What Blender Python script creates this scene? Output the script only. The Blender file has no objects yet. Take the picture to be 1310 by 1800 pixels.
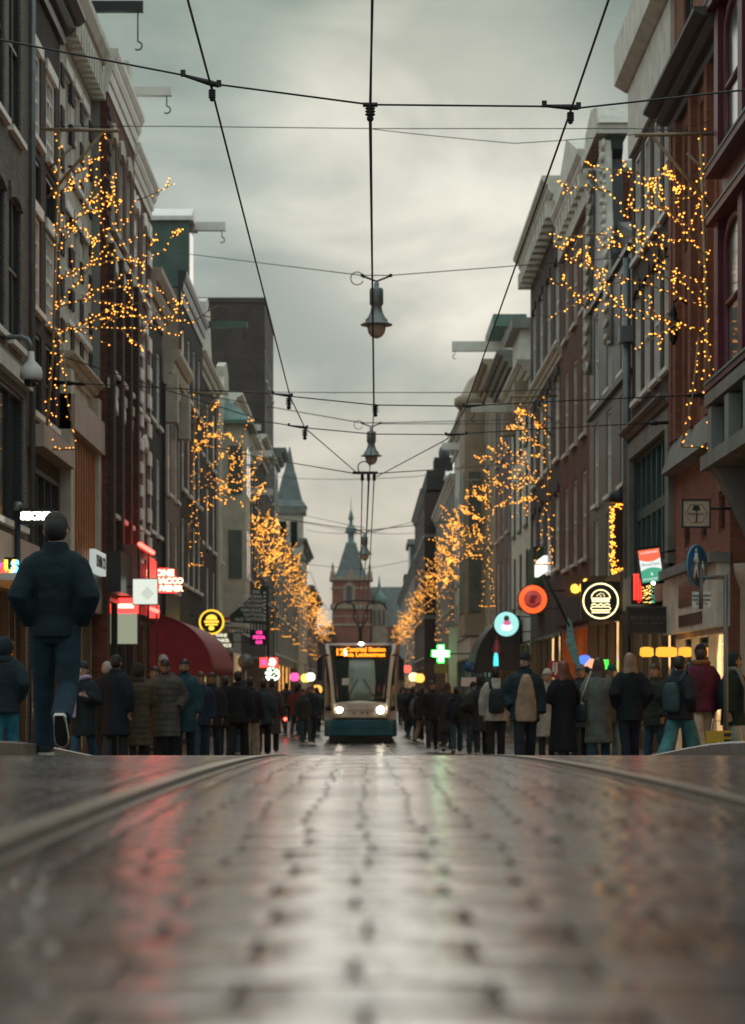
import bpy, bmesh, math, random
from mathutils import Vector, Matrix, Euler
random.seed(11)
R = math.radians
sc = bpy.context.scene
col = sc.collection

# ------------------------------------------------------------------ camera
EYE, FPX, VX, VY = 1.9, 4000.0, 640.0, 1208.0
camd = bpy.data.cameras.new('camera'); cam = bpy.data.objects.new('camera', camd); col.objects.link(cam)
cam.location = (0, 0, EYE); cam.rotation_euler = (R(90), 0, 0)
camd.sensor_fit = 'VERTICAL'; camd.sensor_height = 36.0; camd.lens = 80.0
camd.shift_x = (655 - VX) / 1800; camd.shift_y = (VY - 900) / 1800
camd.clip_start = 0.1; camd.clip_end = 4000
camd.dof.use_dof = True; camd.dof.focus_distance = 19.0; camd.dof.aperture_fstop = 3.8
sc.camera = cam

# ------------------------------------------------------------------ sky: overcast, sun glowing through cloud at the end of the street
SUN_EL, SUN_AZ = R(13.0), R(2.0)
sund = Vector((math.sin(SUN_AZ) * math.cos(SUN_EL), math.cos(SUN_AZ) * math.cos(SUN_EL), math.sin(SUN_EL)))
w = bpy.data.worlds.new('World'); sc.world = w; w.use_nodes = True
nt = w.node_tree; nt.nodes.clear()
def wn(t, **k):
    n = nt.nodes.new(t)
    for a, b in k.items(): setattr(n, a, b)
    return n
wo = wn('ShaderNodeOutputWorld'); bg = wn('ShaderNodeBackground')
tc = wn('ShaderNodeTexCoord'); sep = wn('ShaderNodeSeparateXYZ')
nt.links.new(tc.outputs['Generated'], sep.inputs[0])
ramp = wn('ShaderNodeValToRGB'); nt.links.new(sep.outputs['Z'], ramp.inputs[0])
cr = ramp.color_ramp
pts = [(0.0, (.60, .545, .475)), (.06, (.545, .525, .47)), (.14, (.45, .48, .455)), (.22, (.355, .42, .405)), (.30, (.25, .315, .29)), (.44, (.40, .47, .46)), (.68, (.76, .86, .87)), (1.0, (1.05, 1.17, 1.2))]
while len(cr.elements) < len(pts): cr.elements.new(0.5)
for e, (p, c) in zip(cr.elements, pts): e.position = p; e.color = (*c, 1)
mapn = wn('ShaderNodeMapping'); mapn.inputs['Scale'].default_value = (1, 1, 2.2); mapn.inputs['Location'].default_value = (3.1, 1.7, .4)
nt.links.new(tc.outputs['Generated'], mapn.inputs['Vector'])
nz = wn('ShaderNodeTexNoise'); nz.inputs['Scale'].default_value = 8.5; nz.inputs['Detail'].default_value = 7; nz.inputs['Roughness'].default_value = .52
nz.inputs['Distortion'].default_value = .35
nt.links.new(mapn.outputs[0], nz.inputs['Vector'])
mr = wn('ShaderNodeMapRange'); mr.inputs['From Min'].default_value = .3; mr.inputs['From Max'].default_value = .7; mr.inputs['To Min'].default_value = .72; mr.inputs['To Max'].default_value = 1.26
nt.links.new(nz.outputs['Fac'], mr.inputs['Value'])
tint = wn('ShaderNodeValToRGB'); nt.links.new(nz.outputs['Fac'], tint.inputs[0]); te = tint.color_ramp.elements
te[0].position = .38; te[0].color = (.66, .74, .75, 1); te[1].position = .61; te[1].color = (1.20, 1.16, 1.11, 1)
mul = wn('ShaderNodeMix', data_type='RGBA', blend_type='MULTIPLY'); mul.inputs['Factor'].default_value = 1
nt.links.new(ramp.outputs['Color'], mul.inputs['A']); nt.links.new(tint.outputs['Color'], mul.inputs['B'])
dot = wn('ShaderNodeVectorMath', operation='DOT_PRODUCT'); dot.inputs[1].default_value = sund
nrm = wn('ShaderNodeVectorMath', operation='NORMALIZE'); nt.links.new(tc.outputs['Generated'], nrm.inputs[0]); nt.links.new(nrm.outputs[0], dot.inputs[0])
gl = wn('ShaderNodeMapRange'); gl.interpolation_type = 'SMOOTHERSTEP'
gl.inputs['From Min'].default_value = math.cos(R(6)); gl.inputs['From Max'].default_value = 1.0; gl.inputs['To Min'].default_value = 0; gl.inputs['To Max'].default_value = 1
nt.links.new(dot.outputs['Value'], gl.inputs['Value'])
glm = wn('ShaderNodeMath', operation='MULTIPLY'); nt.links.new(gl.outputs[0], glm.inputs[0]); nt.links.new(mr.outputs[0], glm.inputs[1])
glc = wn('ShaderNodeMix', data_type='RGBA', blend_type='ADD'); glc.inputs['B'].default_value = (.33, .27, .225, 1)
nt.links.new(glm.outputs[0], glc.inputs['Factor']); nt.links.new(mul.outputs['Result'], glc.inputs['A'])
sky = wn('ShaderNodeTexSky'); sky.sky_type = 'NISHITA'; sky.sun_disc = False; sky.sun_elevation = SUN_EL; sky.sun_rotation = SUN_AZ; sky.air_density = 1.5; sky.dust_density = 3
skm = wn('ShaderNodeMix', data_type='RGBA', blend_type='MULTIPLY'); skm.inputs['Factor'].default_value = 1; skm.inputs['B'].default_value = (.06, .06, .06, 1)
nt.links.new(sky.outputs[0], skm.inputs['A'])
mx = wn('ShaderNodeMix', data_type='RGBA'); mx.inputs['Factor'].default_value = .985
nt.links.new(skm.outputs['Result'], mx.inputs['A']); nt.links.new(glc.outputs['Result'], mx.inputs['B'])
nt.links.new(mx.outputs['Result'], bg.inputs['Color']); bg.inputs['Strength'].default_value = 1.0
nt.links.new(bg.outputs[0], wo.inputs['Surface'])

sl = bpy.data.lights.new('sun', 'SUN'); sl.energy = .5; sl.angle = R(60); sl.color = (1, .93, .84)
so = bpy.data.objects.new('sun', sl); col.objects.link(so); so.rotation_euler = (-sund).to_track_quat('-Z', 'Y').to_euler(); so.location = (0, 60, 40)

sc.view_settings.view_transform = 'Standard'; sc.view_settings.look = 'None'; sc.view_settings.exposure = 0.12; sc.view_settings.gamma = 1
sc.view_settings.use_curve_mapping = False
sc.render.engine = 'CYCLES'
sc.cycles.use_denoising = True
sc.cycles.max_bounces = 6; sc.cycles.diffuse_bounces = 3; sc.cycles.glossy_bounces = 3; sc.cycles.transmission_bounces = 4; sc.cycles.transparent_max_bounces = 8; sc.cycles.volume_bounces = 0
sc.cycles.sample_clamp_indirect = 4; sc.cycles.caustics_reflective = False; sc.cycles.caustics_refractive = False

# ------------------------------------------------------------------ helpers
def P(x, y, d): return Vector(((x - VX) * d / FPX, d, EYE + (VY - y) * d / FPX))
_PF = [(16, 1.42), (20, 1.22), (25, .95), (30, .74), (35, .58), (42, .44), (50, .32), (64, .13), (80, 0.0), (100, 0.0)]
def G(d):                                        # height of the street: the hump of the bridge, then down to the level street
    if d <= 16: return EYE - (.235 + .000957 * d * d)
    if d >= 80: return 0.0
    for i in range(len(_PF) - 2):
        (a, za), (b, zb) = _PF[i], _PF[i + 1]
        if a <= d <= b:
            m0 = -.0306 if i == 0 else (zb - _PF[i - 1][1]) / (b - _PF[i - 1][0])
            m1 = (_PF[i + 2][1] - za) / (_PF[i + 2][0] - a)
            t = (d - a) / (b - a); h = b - a
            return (2*t**3 - 3*t*t + 1) * za + (t**3 - 2*t*t + t) * h * m0 + (3*t*t - 2*t**3) * zb + (t**3 - t*t) * h * m1
    return 0.0

def tag(o, label=None, cat=None, group=None, kind=None):
    if label: o['label'] = label
    if cat: o['category'] = cat
    if group: o['group'] = group
    if kind: o['kind'] = kind
    return o
def empty(name, loc=(0, 0, 0), rz=0, label=None, cat=None, group=None):
    o = bpy.data.objects.new(name, None); col.objects.link(o); o.location = loc; o.rotation_euler = (0, 0, rz); o.empty_display_size = .2
    return tag(o, label, cat, group)
def link(name, mesh, parent=None, loc=(0, 0, 0), rot=(0, 0, 0)):
    o = bpy.data.objects.new(name, mesh); col.objects.link(o); o.location = loc; o.rotation_euler = rot
    if parent: o.parent = parent
    return o

_tmp = bpy.data.scenes.new('workbench')           # scratch scene so that evaluating one mesh does not touch the whole street
def evaluate(o):
    _tmp.collection.objects.link(o)
    with bpy.context.temp_override(scene=_tmp, view_layer=_tmp.view_layers[0]):
        dg = bpy.context.evaluated_depsgraph_get(); dg.update(); me = bpy.data.meshes.new_from_object(o.evaluated_get(dg))
    bpy.data.objects.remove(o); return me
class MB:
    def __init__(s): s.v = []; s.f = []; s.m = []; s.sm = []
    def face(s, idx, m=0, smooth=False): s.f.append(idx); s.m.append(m); s.sm.append(smooth)
    def quad(s, a, b, c, d, m=0):
        n = len(s.v); s.v += [a, b, c, d]; s.face((n, n+1, n+2, n+3), m)
    def box(s, lo, hi, m=0):
        x0, x1 = sorted((lo[0], hi[0])); y0, y1 = sorted((lo[1], hi[1])); z0, z1 = sorted((lo[2], hi[2])); n = len(s.v)
        s.v += [(x0,y0,z0),(x1,y0,z0),(x1,y1,z0),(x0,y1,z0),(x0,y0,z1),(x1,y0,z1),(x1,y1,z1),(x0,y1,z1)]
        for f in ((0,3,2,1),(4,5,6,7),(0,1,5,4),(1,2,6,5),(2,3,7,6),(3,0,4,7)): s.face(tuple(n+i for i in f), m)
        return s
    def prism(s, poly, fn, a, b, m=0):           # poly of 2D points, fn(u, v, t) -> 3D, extruded t = a..b
        n = len(s.v); k = len(poly)
        s.v += [tuple(fn(u, v, a)) for u, v in poly] + [tuple(fn(u, v, b)) for u, v in poly]
        s.face(tuple(range(n, n+k)), m); s.face(tuple(range(n+2*k-1, n+k-1, -1)), m)
        for i in range(k):
            j = (i+1) % k; s.face((n+j, n+i, n+k+i, n+k+j), m)
        return s
    def rings(s, rings, m=0, cap=True, smooth=True):   # list of rings (equal length lists of points)
        k = len(rings[0]); n = len(s.v)
        for r in rings: s.v += [tuple(p) for p in r]
        for i in range(len(rings) - 1):
            for j in range(k):
                a = n + i*k + j; b = n + i*k + (j+1) % k
                s.face((a, b, b + k, a + k), m, smooth)
        if cap:
            s.face(tuple(n + j for j in range(k))[::-1], m); s.face(tuple(n + (len(rings)-1)*k + j for j in range(k)), m)
        return s
    def tube(s, pts, r, n=6, m=0, smooth=True):
        pts = [Vector(p) for p in pts]; rr = r if isinstance(r, (list, tuple)) else [r] * len(pts)
        up = None; rings = []
        for i, p in enumerate(pts):
            t = (pts[min(i+1, len(pts)-1)] - pts[max(i-1, 0)])
            t = t.normalized() if t.length > 1e-9 else Vector((0, 0, 1))
            if up is None:
                a = Vector((0, 0, 1)) if abs(t.z) < .9 else Vector((0, 1, 0)); up = (a - t * a.dot(t)).normalized()
            else:
                up = up - t * up.dot(t); up = up.normalized() if up.length > 1e-6 else Vector((1, 0, 0))
            q = t.cross(up); ra = rr[i] if isinstance(rr[i], (tuple, list)) else (rr[i], rr[i])
            rings.append([p + up * (math.cos(2*math.pi*j/n) * ra[0]) + q * (math.sin(2*math.pi*j/n) * ra[1]) for j in range(n)])
        return s.rings(rings, m, True, smooth)
    def lathe(s, prof, c=(0, 0, 0), n=14, m=0, axis='Z'):
        c = Vector(c); rings = []
        for r, h in prof:
            ring = []
            for j in range(n):
                a = 2*math.pi*j/n
                if axis == 'Z': ring.append(c + Vector((r*math.cos(a), r*math.sin(a), h)))
                elif axis == 'Y': ring.append(c + Vector((r*math.cos(a), h, r*math.sin(a))))
                else: ring.append(c + Vector((h, r*math.cos(a), r*math.sin(a))))
            rings.append(ring)
        return s.rings(rings, m)
    def ball(s, c, r, nu=8, nv=6, m=0, smooth=True):
        c = Vector(c); r = r if isinstance(r, (tuple, list)) else (r, r, r)
        rings = []
        for i in range(1, nv):
            a = math.pi * i / nv - math.pi / 2
            rings.append([c + Vector((r[0]*math.cos(a)*math.cos(2*math.pi*j/nu), r[1]*math.cos(a)*math.sin(2*math.pi*j/nu), r[2]*math.sin(a))) for j in range(nu)])
        return s.rings(rings, m, True, smooth)
    def mesh(s, name, mats):
        me = bpy.data.meshes.new(name); me.from_pydata([tuple(p) for p in s.v], [], s.f)
        for mt in (mats if isinstance(mats, (list, tuple)) else [mats]): me.materials.append(mt)
        me.polygons.foreach_set('material_index', s.m); me.polygons.foreach_set('use_smooth', s.sm)
        bm = bmesh.new(); bm.from_mesh(me); bmesh.ops.recalc_face_normals(bm, faces=bm.faces); bm.to_mesh(me); bm.free()
        me.update(); return me
    def build(s, name, mats, parent=None, loc=(0, 0, 0), rot=(0, 0, 0)):
        return link(name, s.mesh(name, mats), parent, loc, rot)
def boxm(lo, hi): return MB().box(lo, hi)

# ------------------------------------------------------------------ materials
def newmat(name):
    m = bpy.data.materials.new(name); m.use_nodes = True; t = m.node_tree
    return m, t, t.nodes['Principled BSDF']
def nn(t, ty, **k):
    n = t.nodes.new(ty)
    for a, b in k.items(): setattr(n, a, b)
    return n
def mat(name, c, rough=.6, var=.22, scale=2.5, bump=0.0, bscale=30, metal=0.0, spec=.5, coat=0):
    m, t, b = newmat(name)
    b.inputs['Roughness'].default_value = rough; b.inputs['Metallic'].default_value = metal; b.inputs['Specular IOR Level'].default_value = spec
    b.inputs['Coat Weight'].default_value = coat
    geo = nn(t, 'ShaderNodeNewGeometry')
    n1 = nn(t, 'ShaderNodeTexNoise'); n1.inputs['Scale'].default_value = scale; n1.inputs['Detail'].default_value = 6; n1.inputs['Roughness'].default_value = .65
    t.links.new(geo.outputs['Position'], n1.inputs['Vector'])
    r = nn(t, 'ShaderNodeMapRange'); r.inputs['From Min'].default_value = .3; r.inputs['From Max'].default_value = .7
    r.inputs['To Min'].default_value = 1 - var; r.inputs['To Max'].default_value = 1 + var
    t.links.new(n1.outputs['Fac'], r.inputs['Value'])
    mu = nn(t, 'ShaderNodeMix', data_type='RGBA', blend_type='MULTIPLY'); mu.inputs['Factor'].default_value = 1; mu.inputs['A'].default_value = (*c, 1)
    t.links.new(r.outputs[0], mu.inputs['B']); t.links.new(mu.outputs['Result'], b.inputs['Base Color'])
    if bump:
        n2 = nn(t, 'ShaderNodeTexNoise'); n2.inputs['Scale'].default_value = bscale; n2.inputs['Detail'].default_value = 4
        t.links.new(geo.outputs['Position'], n2.inputs['Vector'])
        bp = nn(t, 'ShaderNodeBump'); bp.inputs['Strength'].default_value = bump; bp.inputs['Distance'].default_value = .02
        t.links.new(n2.outputs['Fac'], bp.inputs['Height']); t.links.new(bp.outputs[0], b.inputs['Normal'])
    return m
def brick(name, c1, c2, mortar=(.16, .15, .14), grime=.35):
    m, t, b = newmat(name); b.inputs['Roughness'].default_value = .85; b.inputs['Specular IOR Level'].default_value = .3
    geo = nn(t, 'ShaderNodeNewGeometry'); sp = nn(t, 'ShaderNodeSeparateXYZ'); t.links.new(geo.outputs['Position'], sp.inputs[0])
    ad = nn(t, 'ShaderNodeMath', operation='ADD'); t.links.new(sp.outputs['X'], ad.inputs[0]); t.links.new(sp.outputs['Y'], ad.inputs[1])
    cb = nn(t, 'ShaderNodeCombineXYZ'); t.links.new(ad.outputs[0], cb.inputs['X']); t.links.new(sp.outputs['Z'], cb.inputs['Y'])
    bt = nn(t, 'ShaderNodeTexBrick'); bt.inputs['Scale'].default_value = 1; bt.inputs['Brick Width'].default_value = .23; bt.inputs['Row Height'].default_value = .078; bt.inputs['Mortar Size'].default_value = .009
    bt.inputs['Color1'].default_value = (*c1, 1); bt.inputs['Color2'].default_value = (*c2, 1); bt.inputs['Mortar'].default_value = (*mortar, 1)
    bt.inputs['Mortar Smooth'].default_value = .2; bt.inputs['Bias'].default_value = 0
    t.links.new(cb.outputs[0], bt.inputs['Vector'])
    n1 = nn(t, 'ShaderNodeTexNoise'); n1.inputs['Scale'].default_value = .7; n1.inputs['Detail'].default_value = 7; n1.inputs['Roughness'].default_value = .7
    t.links.new(geo.outputs['Position'], n1.inputs['Vector'])
    r = nn(t, 'ShaderNodeMapRange'); r.inputs['From Min'].default_value = .3; r.inputs['From Max'].default_value = .7; r.inputs['To Min'].default_value = 1 - grime; r.inputs['To Max'].default_value = 1 + grime*.7
    t.links.new(n1.outputs['Fac'], r.inputs['Value'])
    mu = nn(t, 'ShaderNodeMix', data_type='RGBA', blend_type='MULTIPLY'); mu.inputs['Factor'].default_value = 1
    t.links.new(bt.outputs['Color'], mu.inputs['A']); t.links.new(r.outputs[0], mu.inputs['B']); t.links.new(mu.outputs['Result'], b.inputs['Base Color'])
    bp = nn(t, 'ShaderNodeBump'); bp.inputs['Strength'].default_value = .5; bp.inputs['Distance'].default_value = .012; bp.invert = True
    t.links.new(bt.outputs['Fac'], bp.inputs['Height']); t.links.new(bp.outputs[0], b.inputs['Normal'])
    return m
def emit(name, c, s, sample=True, base=(.02, .02, .02)):
    m, t, b = newmat(name)
    b.inputs['Base Color'].default_value = (*base, 1); b.inputs['Emission Color'].default_value = (*c, 1); b.inputs['Emission Strength'].default_value = s; b.inputs['Roughness'].default_value = .4
    m.cycles.emission_sampling = 'AUTO' if sample else 'NONE'
    return m
def lit_interior(name, c, s, scale=1.6):         # a lit shop behind its window: shelves and lamps as warm patches
    m, t, b = newmat(name); b.inputs['Base Color'].default_value = (.1, .07, .04, 1); b.inputs['Roughness'].default_value = .8
    geo = nn(t, 'ShaderNodeNewGeometry'); mp = nn(t, 'ShaderNodeMapping'); mp.inputs['Scale'].default_value = (1, 1.3, .55); t.links.new(geo.outputs['Position'], mp.inputs['Vector'])
    vo = nn(t, 'ShaderNodeTexVoronoi'); vo.inputs['Scale'].default_value = scale; t.links.new(mp.outputs[0], vo.inputs['Vector'])
    sp = nn(t, 'ShaderNodeSeparateColor'); t.links.new(vo.outputs['Color'], sp.inputs[0])
    r = nn(t, 'ShaderNodeMapRange'); r.inputs['From Min'].default_value = .25; r.inputs['From Max'].default_value = 1; r.inputs['To Min'].default_value = .12*s; r.inputs['To Max'].default_value = s
    t.links.new(sp.outputs[0], r.inputs['Value']); b.inputs['Emission Color'].default_value = (*c, 1); t.links.new(r.outputs[0], b.inputs['Emission Strength'])
    return m

BK = {
 'greybrown': brick('brick_grey_brown', (.19, .168, .15), (.125, .11, .10), mortar=(.26, .25, .23)),
 'purple': brick('brick_purple_brown', (.07, .040, .038), (.04, .026, .026), mortar=(.085, .07, .065)),
 'red': brick('brick_red', (.185, .056, .037), (.105, .035, .025), mortar=(.085, .062, .052)),
 'orange': brick('brick_orange', (.34, .115, .06), (.25, .085, .048), mortar=(.17, .11, .085)),
 'brown': brick('brick_brown', (.088, .050, .038), (.055, .034, .028), mortar=(.075, .06, .052)),
 'dark': brick('brick_dark', (.045, .037, .036), (.032, .028, .028), mortar=(.05, .046, .044)),
 'tan': brick('brick_tan', (.27, .20, .145), (.22, .165, .12)),
 'block': brick('brick_block_wall', (.105, .08, .07), (.08, .064, .057), mortar=(.085, .075, .07)),
}
cream = mat('cream_stone', (.54, .495, .41), .7, .2, 1.6, .15)
white = mat('white_paint', (.82, .80, .74), .55, .12, 3)
offwhite = mat('weathered_white_paint', (.62, .59, .515), .65, .25, 2.2, .1)
pinkish = mat('pink_beige_stone', (.46, .36, .30), .7, .2, 1.6, .1)
greystone = mat('grey_stone', (.20, .20, .182), .75, .3, 1.4, .2)
greyplaster = mat('grey_plaster', (.24, .255, .24), .8, .18, 1.0, .1)
blackpaint = mat('black_paint', (.022, .024, .026), .4, .3, 2)
tealpaint = mat('dark_teal_paint', (.03, .085, .09), .4, .25, 2)
greenpaint = mat('canal_green_paint', (.075, .125, .105), .45, .25, 2)
maroon = mat('maroon_paint', (.10, .008, .026), .5, .25, 2)
woodorange = mat('orange_wood', (.34, .115, .035), .5, .3, 4)
tan = mat('tan_render', (.36, .285, .205), .75, .2, 1.2, .1)
purpleplaster = mat('mauve_render', (.13, .095, .10), .8, .2, 1.2)
slate = mat('slate_roof', (.075, .09, .09), .6, .3, 5, .3, 14)
tileroof = mat('dark_roof_tile', (.06, .06, .06), .6, .3, 8, .4, 12)
copper = mat('green_copper', (.13, .235, .205), .55, .25, 3)
glass = mat('window_glass', (.012, .02, .022), .06, .1, 1, spec=.7)
glassl = mat('window_glass_with_curtain', (.11, .13, .12), .12, .35, 1.4, spec=.7)
litpane = lit_interior('lit_room_pane', (1.0, .66, .33), .45, 1.1)
darkmetal = mat('dark_metal', (.025, .027, .03), .45, .2, 5, metal=.6)
greymetal = mat('grey_metal', (.16, .18, .18), .45, .2, 5, metal=.4)
lampgreen = mat('grey_green_lamp_metal', (.2, .235, .225), .45, .2, 5, metal=.3)
bronze = mat('gilded_bracket', (.26, .19, .10), .5, .2, 6, metal=.3)
wirem = mat('wire_metal', (.022, .024, .024), .5, .1, 4, metal=.5)
tan_trim = mat('sand_trim', (.42, .34, .25), .7, .15, 2)
m_, t_, b_ = newmat('shop_window_glass'); b_.inputs['Base Color'].default_value = (.02, .025, .025, 1); b_.inputs['Roughness'].default_value = .04
tr_ = nn(t_, 'ShaderNodeBsdfTransparent'); ms_ = nn(t_, 'ShaderNodeMixShader'); ms_.inputs[0].default_value = .3
t_.links.new(tr_.outputs[0], ms_.inputs[1]); t_.links.new(b_.outputs[0], ms_.inputs[2]); t_.links.new(ms_.outputs[0], t_.nodes['Material Output'].inputs['Surface'])
shopglass = m_
warm_in = lit_interior('lit_shop_interior', (1.0, .60, .26), 3.6)
amber_in = lit_interior('amber_lit_shop_interior', (1.0, .45, .12), 3.6)
dim_in = lit_interior('dim_shop_interior', (1.0, .74, .45), .32)
cool_in = lit_interior('cool_lit_shop_interior', (.72, .95, .78), .7)
bulbm = emit('warm_bulb', (1.0, .385, .05), 3.4, False)
_txt = {}
def text_mesh(s, size, ext=.004, sp=1.0, bold=0.0):
    key = (s, size, ext, sp, bold)
    if key in _txt: return _txt[key]
    cu = bpy.data.curves.new('lettering', 'FONT'); cu.body = s; cu.size = size; cu.extrude = ext; cu.align_x = 'CENTER'; cu.align_y = 'CENTER'; cu.space_character = sp; cu.offset = bold; cu.resolution_u = 2
    me = evaluate(bpy.data.objects.new('tmp', cu)); me.materials.clear(); me.transform(Matrix.Rotation(R(90), 4, 'X')); _txt[key] = me
    return me
def text(s, size, m, parent, loc, ext=.004, rz=0, ry=0, sp=1.0, bold=0.0, name='lettering'):
    me = text_mesh(s, size, ext, sp, bold).copy(); me.materials.append(m)
    return link(name, me, parent, loc, (0, ry, rz))
# ================================================================== GROUND
def wetstone(name, base, per_object):
    m, t, b = newmat(name)
    geo = nn(t, 'ShaderNodeNewGeometry')
    if per_object: oi = nn(t, 'ShaderNodeObjectInfo'); rnd = oi.outputs['Random']
    else: rnd = geo.outputs['Random Per Island']
    ramp = nn(t, 'ShaderNodeValToRGB'); t.links.new(rnd, ramp.inputs[0])
    e = ramp.color_ramp.elements; e[0].color = (base[0]*.55, base[1]*.6, base[2]*.7, 1); e[1].color = (base[0]*1.35, base[1]*1.15, base[2]*1.0, 1)
    x = ramp.color_ramp.elements.new(.5); x.color = (*base, 1)
    n1 = nn(t, 'ShaderNodeTexNoise'); n1.inputs['Scale'].default_value = 22; n1.inputs['Detail'].default_value = 6; t.links.new(geo.outputs['Position'], n1.inputs['Vector'])
    mu = nn(t, 'ShaderNodeMix', data_type='RGBA', blend_type='MULTIPLY'); mu.inputs['Factor'].default_value = .6; t.links.new(ramp.outputs[0], mu.inputs['A']); t.links.new(n1.outputs['Fac'], mu.inputs['B'])
    t.links.new(mu.outputs['Result'], b.inputs['Base Color'])
    n2 = nn(t, 'ShaderNodeTexNoise'); n2.inputs['Scale'].default_value = 1.3; n2.inputs['Detail'].default_value = 3; t.links.new(geo.outputs['Position'], n2.inputs['Vector'])
    r = nn(t, 'ShaderNodeMapRange'); r.inputs['From Min'].default_value = .35; r.inputs['From Max'].default_value = .65; r.inputs['To Min'].default_value = .18; r.inputs['To Max'].default_value = .4
    t.links.new(n2.outputs['Fac'], r.inputs['Value']); t.links.new(r.outputs[0], b.inputs['Roughness'])
    bp = nn(t, 'ShaderNodeBump'); bp.inputs['Strength'].default_value = .25; bp.inputs['Distance'].default_value = .003; t.links.new(n1.outputs['Fac'], bp.inputs['Height']); t.links.new(bp.outputs[0], b.inputs['Normal'])
    b.inputs['Specular IOR Level'].default_value = .4; b.inputs['Coat Weight'].default_value = .9; b.inputs['Coat Roughness'].default_value = .135; b.inputs['Coat IOR'].default_value = 1.36
    return m
stone_part = wetstone('wet_paving_stone', (.09, .062, .052), True)
stone_stuff = wetstone('wet_paving_stones', (.09, .062, .052), False)
def wetground(name, c1, c2, bw, bh):
    m, t, b = newmat(name); b.inputs['Roughness'].default_value = .3
    geo = nn(t, 'ShaderNodeNewGeometry'); bt = nn(t, 'ShaderNodeTexBrick'); bt.inputs['Scale'].default_value = 1; bt.inputs['Brick Width'].default_value = bw; bt.inputs['Row Height'].default_value = bh; bt.inputs['Mortar Size'].default_value = .012
    bt.inputs['Color1'].default_value = (*c1, 1); bt.inputs['Color2'].default_value = (*c2, 1); bt.inputs['Mortar'].default_value = (.02, .02, .02, 1)
    t.links.new(geo.outputs['Position'], bt.inputs['Vector'])
    n1 = nn(t, 'ShaderNodeTexNoise'); n1.inputs['Scale'].default_value = .9; n1.inputs['Detail'].default_value = 6; t.links.new(geo.outputs['Position'], n1.inputs['Vector'])
    mu = nn(t, 'ShaderNodeMix', data_type='RGBA', blend_type='MULTIPLY'); mu.inputs['Factor'].default_value = .7; t.links.new(bt.outputs['Color'], mu.inputs['A']); t.links.new(n1.outputs['Fac'], mu.inputs['B'])
    t.links.new(mu.outputs['Result'], b.inputs['Base Color'])
    r = nn(t, 'ShaderNodeMapRange'); r.inputs['From Min'].default_value = .35; r.inputs['From Max'].default_value = .65; r.inputs['To Min'].default_value = .16; r.inputs['To Max'].default_value = .42
    t.links.new(n1.outputs['Fac'], r.inputs['Value']); t.links.new(r.outputs[0], b.inputs['Roughness'])
    bp = nn(t, 'ShaderNodeBump'); bp.inputs['Strength'].default_value = .4; bp.inputs['Distance'].default_value = .01; bp.invert = True; t.links.new(bt.outputs['Fac'], bp.inputs['Height']); t.links.new(bp.outputs[0], b.inputs['Normal'])
    return m
roadm = wetground('wet_street_paving', (.11, .085, .075), (.085, .07, .064), .2, .1)
bedm = mat('wet_joint_sand', (.02, .018, .017), .3, .3, 9)
pavem = wetground('wet_pavement_bricks', (.12, .09, .08), (.09, .075, .07), .21, .07)
kerbm = mat('worn_granite_kerb', (.13, .118, .105), .4, .3, 7, .3, 40)
railm = mat('worn_steel_rail', (.30, .24, .19), .28, .3, 6, metal=.85)

STONE_END = 19.0
ds = [-14 + i * 1.0 for i in range(100)] + [90, 110, 140, 200, 300, 500, 900, 2500]
def sheet(name, m, x0, x1, d0, d1, dz, kind='structure', parent=None, step=1.0):
    mb = MB(); dd = [d for d in ds if d0 < d < d1]; dd = [d0] + dd + [d1]; rings = []
    n = 0
    for d in dd: mb.v += [(x0, d, G(d) + dz), (x1, d, G(d) + dz)]
    for i in range(len(dd) - 1): mb.face((2*i, 2*i+1, 2*i+3, 2*i+2), 0, True)
    o = mb.build(name, m, parent)
    if kind: o['kind'] = kind
    return o
ground = sheet('ground', bedm, -400, 400, -14, 2500, -.012)
ground['label'] = 'wet ground under the street and beyond'
road = sheet('road', roadm, -5.5, 5.5, STONE_END, 440, 0.0)
road['label'] = 'wet paved street with tram track'
# paving stones of the bridge: courses across the street
ROW, LEN = .158, .202
LR, RR = -.578, .857                     # rails (gauge 1.435)
cells = []
nrow = int((STONE_END - .9) / ROW)
for r in range(nrow):
    d = .9 + r * ROW; half = min(.2 * d + .5, 2.42)
    off = (r % 2) * LEN / 2 + random.uniform(-.012, .012)
    for band, (b0, b1) in enumerate(((-half, LR - .13), (LR + .16, RR - .16), (RR + .13, half + .12))):
        if b1 - b0 < .08: continue
        x = b0
        k0 = math.floor((b0 - off) / LEN)
        edges = [b0] + [off + k * LEN for k in range(k0 + 1, k0 + 400) if off + k * LEN < b1 - .04 and off + k * LEN > b0 + .04] + [b1]
        for a, b in zip(edges, edges[1:]): cells.append((a, b, d, d + ROW))
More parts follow.
